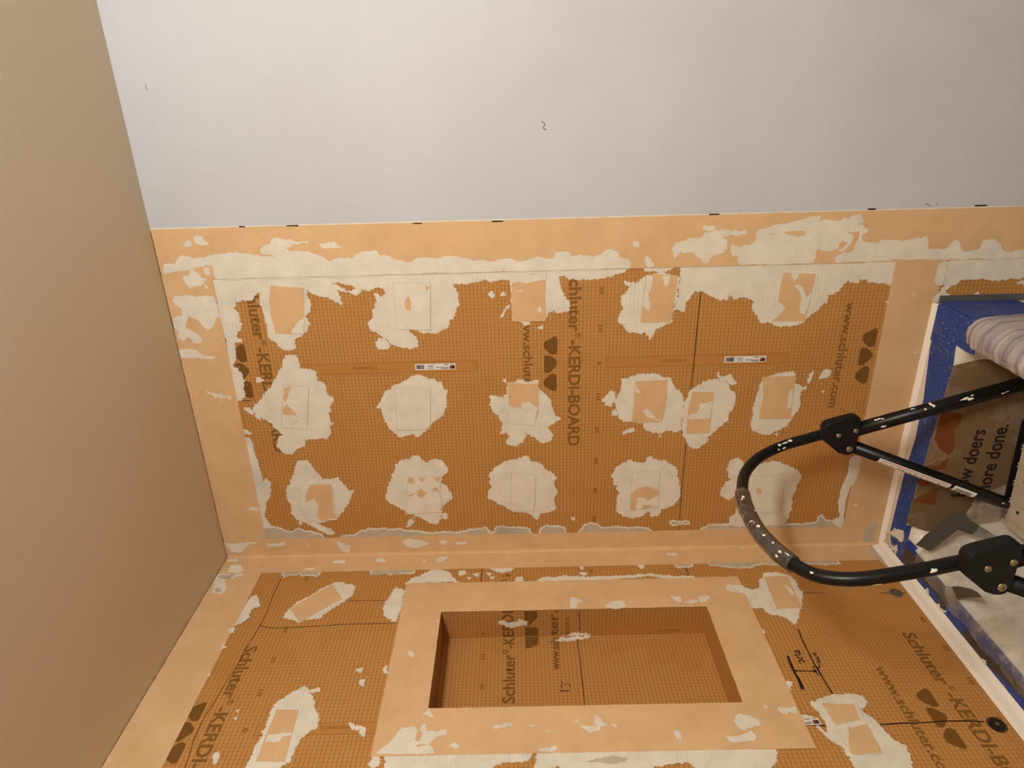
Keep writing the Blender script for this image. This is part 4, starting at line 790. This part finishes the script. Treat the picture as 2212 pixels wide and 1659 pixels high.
# thin cut edge of the border around the opening
# ------------------------------------------------------------ fastener patches
PL = {
 'p11': 'bare peach patch in the top row nearest the ceiling, one lower corner under mortar',
 'p12': 'fully mortared patch, second of the top row, a small oval bare spot in its middle',
 'p13': 'mostly bare peach patch, third of the top row, nub of mortar under its lower edge',
 'p14': 'peach patch with two white mortar streaks, left of the marker line in the top row',
 'p15': 'peach patch hourglass-shaped by mortar, furthest right of the top row',
 'p21': 'pointed mortar blotch with covered patch, nearest the ceiling in the middle row',
 'p22': 'round smooth mortar blotch hiding its patch, below the left product label',
 'p23': 'patch bare above and mortared below, in a splayed blotch at the middle of the wall',
 'p24': 'large bare patch with small mortar wedge, left of the marker line, middle row',
 'p24b': 'two-piece peach patch in a drop-shaped blotch on the marker line',
 'p25': 'tall clean peach patch on an oval blotch, furthest right of the middle row',
 'p31': 'half mortared patch in a tilted blotch, nearest the ceiling in the bottom row',
 'p32': 'mottled patch with several bare flecks, second of the bottom row, in a spiky blotch',
 'p33': 'completely covered narrow patch in the widest blotch, middle of the bottom row',
 'p34': 'mortared patch with a bare C-shaped curve, bottom row left of the marker line',
 'p35': 'mortared patch partly hidden behind the ladder handle, bottom row of the back wall',
 'q1': 'tilted peach patch on the niche wall with one lifted edge, near the inside corner',
 'q2': 'long peach patch split by a mortar band, left of the niche border near the ceiling',
 'q3': 'peach patch in an oval blotch touching the upper right corner of the niche border',
 'q4': 'long patch with two bare squares in a slanting blotch, right of the niche border'}
cent = {}
for ow, n, pl, lay, st, pp in BLOBS:
    if ow in PL: cent.setdefault(ow, []).append((pl, sum(pp[0::2])/len(pp[0::2])*1e-4, sum(pp[1::2])/len(pp[1::2])*1e-4))
for k, lab in PL.items():
    c = cent[k]; own[k] = empty('fastener_patch', fr(c[0][0], c[0][1], c[0][2], 0), lab, 'patch', 'membrane patches over screw heads')
for ow, n, pl, lay, st, pp in BLOBS:
    mat = None
    if st == 'C': mat = MT['sA']
    o = blob(n, pl, lay, st if st != 'G' else 's', pp, own[ow], MT['g'+('B' if pl == 'B' else 'A')] if st == 'G' else mat)
    if st == 'C':
        tag_cov(o); pe = [(pp[i]*1e-4, pp[i+1]*1e-4) for i in range(0, len(pp), 2)]
        a_, f_ = ribbon('', pl, .0009, pe+pe[:1], .0022, None, None); link('sheet_edge', mesh(a_, f_), MT['edge'], own[ow])
# small flecks flung around the smears
for plk, par in (('A', boardA), ('B', boardB)):
    v = []; f = []
    for ow, n, pl, lay, st, pp in BLOBS:
        if pl != plk or st != 'r' or lay > 1: continue
        P_ = [Vector((pp[i]*1e-4, pp[i+1]*1e-4)) for i in range(0, len(pp), 2)]; L_ = len(P_)
        for i in range(L_):
            for _ in range(3):
                p = P_[i].lerp(P_[(i+1) % L_], random.random())+Vector((random.gauss(0, 1), random.gauss(0, 1)))*.011; r = random.choice((.0004, .0006, .0009, .0013))
                o = len(v); a0 = random.random()*6.3; k = random.choice((4, 5, 6))
                for q in range(k):
                    rr = r*random.uniform(.5, 1.3); v.append(fr(pl, p.x+rr*math.cos(a0+q*6.283/k), p.y+rr*math.sin(a0+q*6.283/k), .0006))
                f.append(tuple(range(o, o+k)))
    fl = link('mortar_flecks', mesh(v, f), MT['fleck'], par); fl['kind'] = 'stuff'
# ------------------------------------------------------------ marker lines
def ribs(pls, parent):
    v = []; f = []
    for pl, w, pp in INK:
        if pl not in pls: continue
        lay = .0022 if pl == 'A' and min(pp[0::2]) > 9700 else .0005
        a, b = ribbon('', pl, w*7e-4, [(pp[i]*1e-4, pp[i+1]*1e-4) for i in range(0, len(pp), 2)], lay, None, None)
        o = len(v); v += a; f += [tuple(x+o for x in q) for q in b]
    return link('marker_lines', mesh(v, f), MT['ink'], parent)
ribs('A', boardA); ribs('B', boardB); ribs('KN', ni)
# ------------------------------------------------------------ washers
for (a, b), lab, mt in zip([[x*1e-4 for x in q] for q in MISC['discs']], ('grey screw washer near the tub edge, just under the ladder handle', 'dark ink-ringed screw washer at the lower right of the niche wall'), ('washer', 'dark_washer')):
    e = empty('washer', (0, a, b), lab, 'washer')
    bm = bmesh.new(); R = .0165
    for r, h in ((R, .0010), (R*.86, .0018), (R*.5, .0014), (R*.36, .0024)):
        q = bmesh.ops.create_cone(bm, cap_ends=True, segments=28, radius1=r, radius2=r*.96, depth=.002)
        bmesh.ops.transform(bm, matrix=Matrix.Translation((h, a, b)) @ Matrix.Rotation(math.pi/2, 4, 'Y'), verts=q['verts'])
    bmobj('disc', bm, MT[mt], e)
    bm = bmesh.new(); q = bmesh.ops.create_cone(bm, cap_ends=True, segments=16, radius1=.0045, radius2=.004, depth=.002)
    bmesh.ops.transform(bm, matrix=Matrix.Translation((.0040, a, b)) @ Matrix.Rotation(math.pi/2, 4, 'Y'), verts=q['verts']); bmobj('screw_head', bm, MT['bolt'] if mt == 'washer' else MT['washer'], e)
    for k in range(4):
        t = k*math.pi/2+.5; bm = bmesh.new(); q = bmesh.ops.create_cone(bm, cap_ends=True, segments=10, radius1=.0017, radius2=.0017, depth=.0005)
        bmesh.ops.transform(bm, matrix=Matrix.Translation((.0031, a+.0112*math.cos(t), b+.0112*math.sin(t))) @ Matrix.Rotation(math.pi/2, 4, 'Y'), verts=q['verts']); bmobj('hole', bm, MT['gap'], e)
    if mt == 'dark_washer':
        pts = [(a+.0185*math.cos(t*math.pi/14), b+.0185*math.sin(t*math.pi/14)) for t in range(29)]
        vv, ff = ribbon('', 'B', .0022, pts, .0007, None, None); link('ink_ring', mesh(vv, ff), MT['ink'], e)
# ------------------------------------------------------------ bathtub
def rrect(x0, x1, ya, yb, r, z, n=8):
    o = []
    for cx, cy, t0 in ((x1-r, yb-r, 0), (x0+r, yb-r, 90), (x0+r, ya+r, 180), (x1-r, ya+r, 270)):
        for k in range(n+1):
            t = math.radians(t0+90*k/n); o.append((cx+r*math.cos(t), cy+r*math.sin(t), z))
    return o
tub = empty('bathtub', (.38, -.76, 0), 'white bathtub with masked rim set into the corner under the boards', 'bathtub')
X0, X1, YA, YB = .002, .755, -1.53, -.002
loops = [rrect(X0, X1, YA, YB, .012, .0), rrect(X0, X1, YA, YB, .012, .44), rrect(X0+.004, X1-.006, YA+.004, YB-.004, .012, .457), rrect(X0+.012, X1-.014, YA+.012, YB-.01, .012, .460),
 rrect(.088, .700, YA+.08, -.114, .06, .460), rrect(.096, .694, YA+.09, -.122, .07, .455), rrect(.103, .690, YA+.10, -.127, .08, .435), rrect(.150, .680, YA+.22, -.138, .09, .16), rrect(.19, .66, YA+.30, -.165, .12, .095), rrect(.26, .58, YA+.4, -.26, .12, .085)]
v = []; f = []; n = len(loops[0])
for l in loops: v += l
for i in range(len(loops)-1):
    for k in range(n): a = i*n+k; b = i*n+(k+1) % n; f.append((a, b, b+n, a+n))
f.append(tuple((len(loops)-1)*n+k for k in range(n)))
tm = mesh(v, f); link('tub_shell', tm, MT['tub'], tub, True)
# upstand flange between tub deck and boards
def sweep(name, prof, path, mat, parent):
    """prof (d, z): distance from the wall and height; path: list of (x, y, nx, ny)"""
    v = []; f = []; m = len(prof)
    for x, y, nx, ny in path:
        for d, z in prof: v.append((x+nx*d, y+ny*d, z))
    for i in range(len(path)-1):
        for k in range(m-1): a = i*m+k; f.append((a, a+1, a+1+m, a+m))
    return link(name, mesh(v, f), mat, parent, True)
prof = [(0.0, .492), (.004, .491), (.008, .487), (.010, .480), (.0115, .472), (.015, .466), (.021, .4625), (.0245, .4605), (.0250, .4595)]
sweep('flange', prof, [(0, -1.53, 1, 0), (0, -.8, 1, 0), (0, -.03, 1, 0), (0, -.012, 1, -.3)], MT['cove'], tub)
prof2 = [(0.0, .470), (.003, .4695), (.006, .467), (.009, .4635), (.013, .4610), (.014, .4595)]
sweep('flange', prof2, [(.0, 0, .6, -1), (.02, 0, .3, -1), (.04, 0, 0, -1), (.40, 0, 0, -1), (.752, 0, 0, -1)], MT['cove'], tub)
rect('edge_tape', 'A', .7535, .0, .7700, .455, .0022, MT['gwall'], boardA, .002)
# masking tape
TAPE = {'blue': 'blue', 'gtape': 'gtape', 'gtape2': 'gtape2'}
msk = {'blue': empty('blue_masking_tape', (.38, -.06, .461), 'blue masking tape covering the tub rim against both walls, flecked with mortar', 'tape'),
       'gtape': empty('grey_duct_tape', (.05, -.4, .461), 'dusty grey duct tape strips along the tub rim below the niche wall', 'tape')}
def lay(nm, a0, b0, a1, b1, z, mat, parent): return rect(nm, 'R', a0, b0, a1, b1, z, mat, parent, .0003)
lay('tape_strip', .022, -1.52, .0935, -.055, .0000, MT['blue'], msk['blue'])
lay('tape_strip', .700, -.45, .752, -.11, -.0001, MT['blue'], msk['blue'])
lay('tape_strip', .655, -.118, .750, -.012, .0001, MT['blue'], msk['blue'])
# tape folded over the outer face of the tub
bm = bmesh.new(); box(bm, (.7562, -.26, .36), .0008, .50, .195); bmobj('tape_strip', bm, MT['blue'], msk['blue'])
vv = []
for i, (x, z) in enumerate(((.744, .4617), (.7495, .461), (.7535, .4575), (.7565, .450))): vv += [(x, -.012, z), (x, -.50, z)]
link('tape_strip', mesh(vv, [(0, 1, 3, 2), (2, 3, 5, 4), (4, 5, 7, 6)]), MT['blue'], msk['blue'], True)
for nm, pl, layr, st, pp in RIM:
    if st == 'blue': blob('tape_strip', pl, layr, 't', pp, msk['blue'], MT['blue2'] if layr == .5 else MT['blue'])
    elif st == 'gtape': blob('tape_strip', pl, layr, 'M', pp, msk['gtape'], MT['gtape'])
    elif st == 'gtape2':
        o = blob('tape_flap', pl, layr, 'M', pp, msk['gtape'], MT['gtape2'])
    else: blob('mortar_splat', pl, layr, st, pp, msk['blue'], None if st == 'g' else MT['sA'])
# ------------------------------------------------------------ cardboard standing against the tub end
cb = empty('cardboard_sheet', (.38, -.17, .12), 'flattened brown carton with black slogan standing against the tub end under the ladder', 'cardboard')
pts = [(.141, .425), (.167, .488), (.631, .466), (.650, .40), (.655, .11), (.122, .11)]
cp = []
for i in range(len(pts)):
    a = Vector(pts[i]); b = Vector(pts[(i+1) % len(pts)]); k = max(1, int((b-a).length/.03))
    for j in range(k): cp.append(a+(b-a)*j/k+Vector((random.uniform(-1, 1), random.uniform(-1, 1)))*.0006)
if poly_area(cp) < 0: cp.reverse()
n = len(cp); vv = [fr('C', p.x, p.y, .0) for p in cp]+[fr('C', p.x, p.y, -.004) for p in cp]
link('carton_panel', mesh(vv, [tuple(range(n)), tuple(reversed(range(n, 2*n)))]+[(i, i+n, (i+1) % n+n, (i+1) % n) for i in range(n)]), MT['card'], cb)
for q in CARD['orange']:
    blob('orange_print', 'C', .25, 'M', q, cb, MT['card_orange'])
for q in CARD['arcs']:
    p = [(q[i]*1e-4, q[i+1]*1e-4) for i in range(0, len(q), 2)]
    a, b = ribbon('', 'C', .006, p, .0007, None, None); link('worn_print', mesh(a, b), MT['card_arc'], cb)
q = CARD['t1']; h = abs(CARD['t1h'][1]-q[1])*1e-4
s_ = (q[0]*1e-4, q[1]*1e-4); zb = q[1]*1e-4
text('slogan', 'How doers', 'C', s_, (q[2]*1e-4, q[3]*1e-4), h, .0006, MT['card_ink'], cb, .02)
q = CARD['t2']; text('slogan', 'get more done.', 'C', (q[0]*1e-4-.012, q[1]*1e-4), (q[2]*1e-4, q[3]*1e-4), h, .0006, MT['card_ink'], cb, .02)
q = CARD['reg']; text('registered_mark', '\u00ae', 'C', (q[0]*1e-4-.007, q[1]*1e-4-.004), (q[0]*1e-4+.007, q[1]*1e-4-.004), .013, .0008, MT['card_arc'], cb)
q = CARD['tm']; text('trade_mark', '\u2122', 'C', (q[0]*1e-4-.005, q[1]*1e-4), (q[0]*1e-4+.005, q[1]*1e-4), .008, .0006, MT['card_ink'], cb)
# ------------------------------------------------------------ plastic sheeting in the tub
ps = empty('plastic_sheet', (.38, -.8, .09), 'crumpled clear plastic sheeting draped over the tub rim below the niche wall', 'plastic sheet')
PR = [(.054, .4650), (.070, .4665), (.085, .4670), (.097, .462), (.108, .440), (.125, .38), (.145, .30), (.165, .22), (.20, .15), (.27, .115), (.36, .108), (.46, .108), (.56, .112), (.62, .16)]
def prof_at(t):
    s = t*(len(PR)-1); i = min(int(s), len(PR)-2); u = s-i; return Vector(PR[i]).lerp(Vector(PR[i+1]), u)
nu, nv = 260, 150; v = []; f = []
for i in range(nu+1):
    y = -.175-.98*i/nu
    for k in range(nv+1):
        t = k/nv; p = prof_at(t); w = Vector((p.x*9, y*9, 0))
        nx = .005*mnoise.noise(Vector((p.x*7, y*9, 1.3)))+.013*max(0, 1-3.2*abs(mnoise.noise(Vector((p.x*3+y*2, y*11-p.x*6, 4)))))**2+.006*max(0, 1-4*abs(mnoise.noise(Vector((p.x*9, y*19, 8)))))+.0012*mnoise.noise(Vector((p.x*30, y*38, 2)))
        e = math.exp(-((y+.175)/.10)**2)*max(0, min(1, (p.x-.10)/.06))*max(0, 1-max(0, p.x-.25)/.12)
        lift = e*(.36-min(p.y, .36))*.95
        amp = min(1, t*6)
        x = p.x+(nx*.9+.01*e)*(.3+.7*amp); z = p.y+lift+abs(nx)*(.25+amp)*.9
        if k < 8: x += .012*mnoise.noise(Vector((y*16, 0, 9)))*(1-k/8)+ .006*mnoise.noise(Vector((y*50, 0, 2)))*(1-k/8)
        v.append((x, y, z))
for i in range(nu):
    for k in range(nv): a = i*(nv+1)+k; f.append((a, a+1, a+nv+2, a+nv+1))
link('film', mesh(v, f), MT['film'], ps, True)
# cloudy film wrapped over the front rim
pr = empty('plastic_wrap', (.72, -.5, .46), 'cloudy plastic film wrapped round the outer tub rim over blue tape', 'plastic wrap')
CS = [(.672, .300), (.680, .380), (.684, .430), (.688, .458), (.700, .477), (.722, .484), (.745, .480), (.762, .468), (.772, .448), (.777, .40), (.780, .30), (.782, .18), (.784, .06)]
nu = 160; v = []; f = []; m = 40
for i in range(nu+1):
    y = -.165-1.0*i/nu; end = min(1, i/5)
    for k in range(m+1):
        s = k/m*(len(CS)-1); j = min(int(s), len(CS)-2); p = Vector(CS[j]).lerp(Vector(CS[j+1]), s-j)
        c = Vector((.728, .44)); p = c+(p-c)*(.86+.14*end)
        d = (p-c).normalized()*(.0035*mnoise.noise(Vector((y*55, s*.5, 1)))+.003*mnoise.noise(Vector((y*20, s*.9, 5))))
        v.append((p.x+d.x, y+.004*mnoise.noise(Vector((s, y*3, 2))), p.y+d.y))
for i in range(nu):
    for k in range(m): a = i*(m+1)+k; f.append((a, a+1, a+m+2, a+m+1))
link('film', mesh(v, f), MT['roll'], pr, True)
# ------------------------------------------------------------ step ladder standing in the tub
Fv, Nv, wv, nv_ = [Vector(LAD[k]) for k in 'F N w n'.split()]; Fv /= 100; Nv /= 100; Lw = LAD['L']/100; ZU = Vector((0, 0, 1))
lad = empty('step_ladder', (.42, -.50, .10), 'black tubular step ladder with rubber grip and aluminium platform standing in the tub', 'ladder')
def tube(name, pts, rad, mat, parent, seg=20, radf=None, caps=True):
    P = [Vector(p) for p in pts]; v = []; f = []; T = []
    for i in range(len(P)): T.append((P[min(i+1, len(P)-1)]-P[max(i-1, 0)]).normalized())
    u = T[0].orthogonal().normalized()
    for i, p in enumerate(P):
        u = (u-T[i]*u.dot(T[i])).normalized(); w = T[i].cross(u); r = radf(i/(len(P)-1)) if radf else rad
        for k in range(seg):
            t = 2*math.pi*k/seg; rr = r(t) if callable(r) else r
            v.append(p+(u*math.cos(t)+w*math.sin(t))*rr)
    for i in range(len(P)-1):
        for k in range(seg): a = i*seg+k; b = i*seg+(k+1) % seg; f.append((a, b, b+seg, a+seg))
    if caps: f += [tuple(reversed(range(seg))), tuple(range((len(P)-1)*seg, len(P)*seg))]
    return link(name, mesh(v, f), mat, parent, True)
def cr(P, n):
    out = []
    P = [Vector(p) for p in P]
    for i in range(len(P)-1):
        a, b, c, d = P[max(i-1, 0)], P[i], P[i+1], P[min(i+2, len(P)-1)]
        for k in range(n):
            t = k/n; out.append(.5*((2*b)+(c-a)*t+(2*a-5*b+4*c-d)*t*t+(-a+3*b-3*c+d)*t**3))
    out.append(P[-1]); return out
HP = [Vector(p)/100 for p in LAD['handle']]
hd = cr([Fv+(HP[0]-Fv)*.2]+HP+[Nv], 6)
RT = .0132
tube('handle', hd, RT, MT['tube'], lad)
g0 = [p for p in cr(HP, 8)]
i0 = min(range(len(g0)), key=lambda i: (g0[i]-HP[7]).length+0)-3; i1 = 5+min(range(len(g0)), key=lambda i: (g0[i]-HP[11]).length)+2
gp = g0[i0:i1]
def gr(t):
    ends = .0178 if t > .03 and t < .97 else .0168
    def r(a): return ends+.0007*(1 if math.sin(a*9) > 0 else 0)*(1 if (t < .22 or t > .62) else 0)+(.0020*max(0, math.sin(t*60))*max(0, math.cos(a*2)) if .22 <= t <= .62 else 0)
    return r
tube('grip', [gp[0].lerp(gp[-1], 0)]+cr(gp, 3)[1:], .018, MT['grip'], lad, 36, gr)
rd = (Vector(LAD['rail'][1])-Vector(LAD['rail'][0])).normalized(); ld = (Vector(LAD['leg'][1])-Vector(LAD['leg'][0])).normalized()
def to_z(p, d, z): return p+d*((z-p.z)/d.z)
rA = Vector(LAD['rail'][0])/100; lA = Vector(LAD['leg'][0])/100
RR, LR = .0170, .0160
off = wv*Lw
zf = .112
rs = []
for k, s in ((0, Vector((0, 0, 0))), (1, off)):
    a = rA-rd*.085+s
    tube('front_rail', [a, to_z(rA+s, rd, zf)], RR, MT['tube'], lad)
    b = lA-ld*.02+s
    tube('rear_leg', [b, to_z(lA+s, ld, zf)], LR, MT['tube'], lad)
    for p, d, r in ((to_z(rA+s, rd, zf+.02), rd, .021), (to_z(lA+s, ld, zf+.02), ld, .020)):
        tube('rubber_foot', [p, to_z(p, d, zf-.003)], r, MT['plastic'], lad)
    # bracket plate moulding
    bm = bmesh.new(); q = LAD['plate']; base = Fv+s
    h = .021
    def ring(sc, dw): return [bm.verts.new(base+nv_*(x*.01*sc)+ZU*(z*.01*sc)+wv*dw) for x, z in q]
    rings = [ring(.92, -.008), ring(.985, -.006), ring(1, -.002), ring(1, h-.006), ring(.99, h-.002), ring(.95, h)]
    for r1, r2 in zip(rings[:-1], rings[1:]):
        for i in range(len(q)): bm.faces.new((r1[i], r1[(i+1) % len(q)], r2[(i+1) % len(q)], r2[i]))
    bm.faces.new(rings[-1]); bm.faces.new(list(reversed(rings[0]))); bmesh.ops.recalc_face_normals(bm, faces=bm.faces)
    br = bmobj('bracket', bm, MT['plastic'], lad, False)
    sd = (hd[8]-hd[0]).normalized()
    c0 = hd[0]+sd*.020 if k == 0 else None
    col = [Fv+s+(-rd)*.030, Fv+s+(-rd)*.062]
    for j, (x, z) in enumerate(LAD['bolts']):
        c = base+nv_*(x*.01)+ZU*(z*.01); r = .0062 if j < 2 else .0078
        bo = tube('bolt', [c+wv*(h-.001), c+wv*(h+.0016), c+wv*(h+.0026)], r, MT['bolt'], br, 20, (lambda t, r=r: r if t < .8 else r*.8))
        tube('bolt_socket', [c+wv*(h+.0024), c+wv*(h+.0034)], r*.5, MT['washer'], br, 8)
# platform
pa, pb = [Vector(p)/100 for p in LAD['plat']]
zp = .296; n0 = (Vector((pa.x, pa.y, 0))-Vector((Fv.x, Fv.y, 0))).dot(nv_); n1 = n0+.275
org = Vector((Fv.x, Fv.y, zp))
def pbox(nm, a0, a1, w0, w1, za, zb, mat, parent=lad, bev=0):
    bm = bmesh.new(); R = Matrix((nv_, wv, ZU)).transposed().to_4x4()
    box(bm, org+nv_*(a0+a1)/2+wv*(w0+w1)/2+ZU*(za+zb)/2, a1-a0, w1-w0, zb-za, R)
    if bev: bmesh.ops.bevel(bm, geom=bm.edges[:], offset=bev, segments=2, affect='EDGES')
    return bmobj(nm, bm, mat, parent)
plat = pbox('platform', n0, n1, .012, Lw-.012, -.006, .0, MT['alu'])
pbox('platform_edge', n0-.004, n1+.004, -.008, .006, -.030, .005, MT['plastic'], bev=.004)
pbox('platform_edge', n0-.004, n1+.004, Lw-.010, Lw+.014, -.034, .005, MT['plastic'], bev=.004)
pbox('platform_edge', n0-.006, n0+.004, .0, Lw, -.030, .003, MT['alu'])
pbox('platform_edge', n1-.004, n1+.006, .0, Lw, -.030, .003, MT['alu'])
k = 0; a = n0+.010
while a < n1-.01:
    pbox('tread_rib', a, a+.0035, .012, Lw-.012, -.001, .0035, MT['alu'], plat); a += .0085 if k % 2 == 0 else .040; k += 1
for a in (n0+.045, n0+.13, n0+.21):
    c = org+nv_*a+wv*.045; tube('drain_hole', [c, c+ZU*.0008], .0045, MT['gap'], plat, 12)
# labels on the far rear leg
sc_ = Vector(CAM['loc'])
def wrap_patch(name, p0, p1, r, a0, a1, mat, z=.0004, nn=8):
    ax = (p1-p0).normalized(); vd = (sc_-(p0+p1)/2); vd = (vd-ax*vd.dot(ax)).normalized(); lo = ax.cross(vd)
    if lo.x > 0: lo = -lo
    v = []; f = []
    for i in range(5):
        p = p0.lerp(p1, i/4)
        for k in range(nn+1):
            t = math.radians(a0+(a1-a0)*k/nn); v.append(p+(vd*math.cos(t)+lo*math.sin(t))*(r+z))
    for i in range(4):
        for k in range(nn): a = i*(nn+1)+k; f.append((a, a+1, a+nn+2, a+nn+1))
    return link(name, mesh(v, f), mat, lad, True)
def legp(s): return lA+ld*s
L0 = [Vector(p)/100 for p in LAD['lab']]; ss = [(p-lA).dot(ld) for p in L0]
wrap_patch('warning_label', legp(ss[0]), legp(ss[1]), LR, 12, 110, MT['white_label'])
wrap_patch('label_line', legp(ss[0]+.008), legp(ss[1]-.008), LR, 24, 29, MT['label_red'], .0007)
wrap_patch('barcode_label', legp(ss[2]+.004), legp(ss[3]), LR, 8, 110, MT['white_label'])
x = ss[0]+.01
while x < ss[1]-.015:
    d = random.uniform(.002, .008); t0 = random.uniform(44, 52); wrap_patch('label_print', legp(x), legp(x+d), LR, t0, t0+random.uniform(6, 14), MT['label_ink'], .0007); x += d+random.uniform(.004, .018)
x = ss[2]+.012
while x < ss[3]-.010:
    d = random.choice((.0009, .0016, .0022)); wrap_patch('barcode', legp(x), legp(x+d), LR, 26, 66, MT['label_ink'], .0007, 4); x += d+random.choice((.0012, .002))
# dried paint on the tubes: lopsided drops pressed onto the surface
bmp = bmesh.new()
def drop(p, ax, ang, r, l, w):
    vd = sc_-p; vd = (vd-ax*vd.dot(ax)).normalized(); lo = ax.cross(vd)
    if lo.x > 0: lo = -lo
    t = math.radians(ang); nrm = vd*math.cos(t)+lo*math.sin(t); q = p+nrm*r*.985
    s = bmesh.ops.create_icosphere(bmp, subdivisions=2, radius=1)['verts']; side = ax.cross(nrm)
    for v in s:
        c = v.co; k = 1.35*(1+.8*mnoise.noise(Vector((c.x*1.7+q.x*90, c.y*1.7+q.y*90, q.z*90))))
        a, b = c.x*l*k, c.y*w*k; drop_ = (b*b)/(2*r)
        v.co = q+ax*a+side*b+nrm*(c.z*.0007-drop_)
rdn = rd
for s, ang, l, w in ((.035, -35, .004, .0022), (.043, -40, .003, .002), (.050, -28, .003, .0016), (.046, 38, .005, .0028), (.125, -45, .004, .0015), (.150, -10, .0025, .0018), (.168, -42, .003, .005), (.172, -20, .0022, .003), (.245, -6, .008, .0022), (.255, 8, .006, .0025), (.262, -18, .003, .0015), (.330, 36, .004, .0012), (.340, 30, .0035, .0012)):
    drop(rA+rdn*s, rdn, ang, RR, l, w)
def hax(i): return (hd[min(i+1, len(hd)-1)]-hd[max(i-1, 0)]).normalized()
nh = len(hd)
for fi, ang, l, w in ((.14, -30, .004, .003), (.155, -25, .006, .0018), (.17, -22, .003, .0026), (.16, 30, .004, .002), (.18, 25, .002, .002), (.06, -60, .002, .0012), (.665, -10, .003, .0016), (.90, 20, .005, .003), (.80, 75, .005, .001)):
    i = int(fi*nh); drop(hd[i], hax(i), ang, RT, l, w)
ng = len(gp)
for fi, ang, l, w, in ((.12, -5, .004, .0025), (.15, 5, .003, .0018), (.45, 5, .006, .0040), (.50, -20, .004, .003), (.86, 20, .0035, .0022), (.88, -15, .0035, .0018), (.74, -25, .0024, .0024), (.95, -30, .006, .0015), (.62, -15, .003, .002), (.30, -58, .003, .001)):
    i = int(fi*ng); i = min(max(i, 1), ng-2); drop(gp[i], (gp[i+1]-gp[i-1]).normalized(), ang, .0190, l, w)
for s, ang, l, w in ((.30, 20, .003, .0014), (.415, 10, .003, .0015), (.44, -10, .002, .001)):
    drop(lA+ld*s, ld, ang, LR, l, w)
po = bmobj('paint_splatter', bmp, MT['paint'], lad, True); po['kind'] = 'stuff'
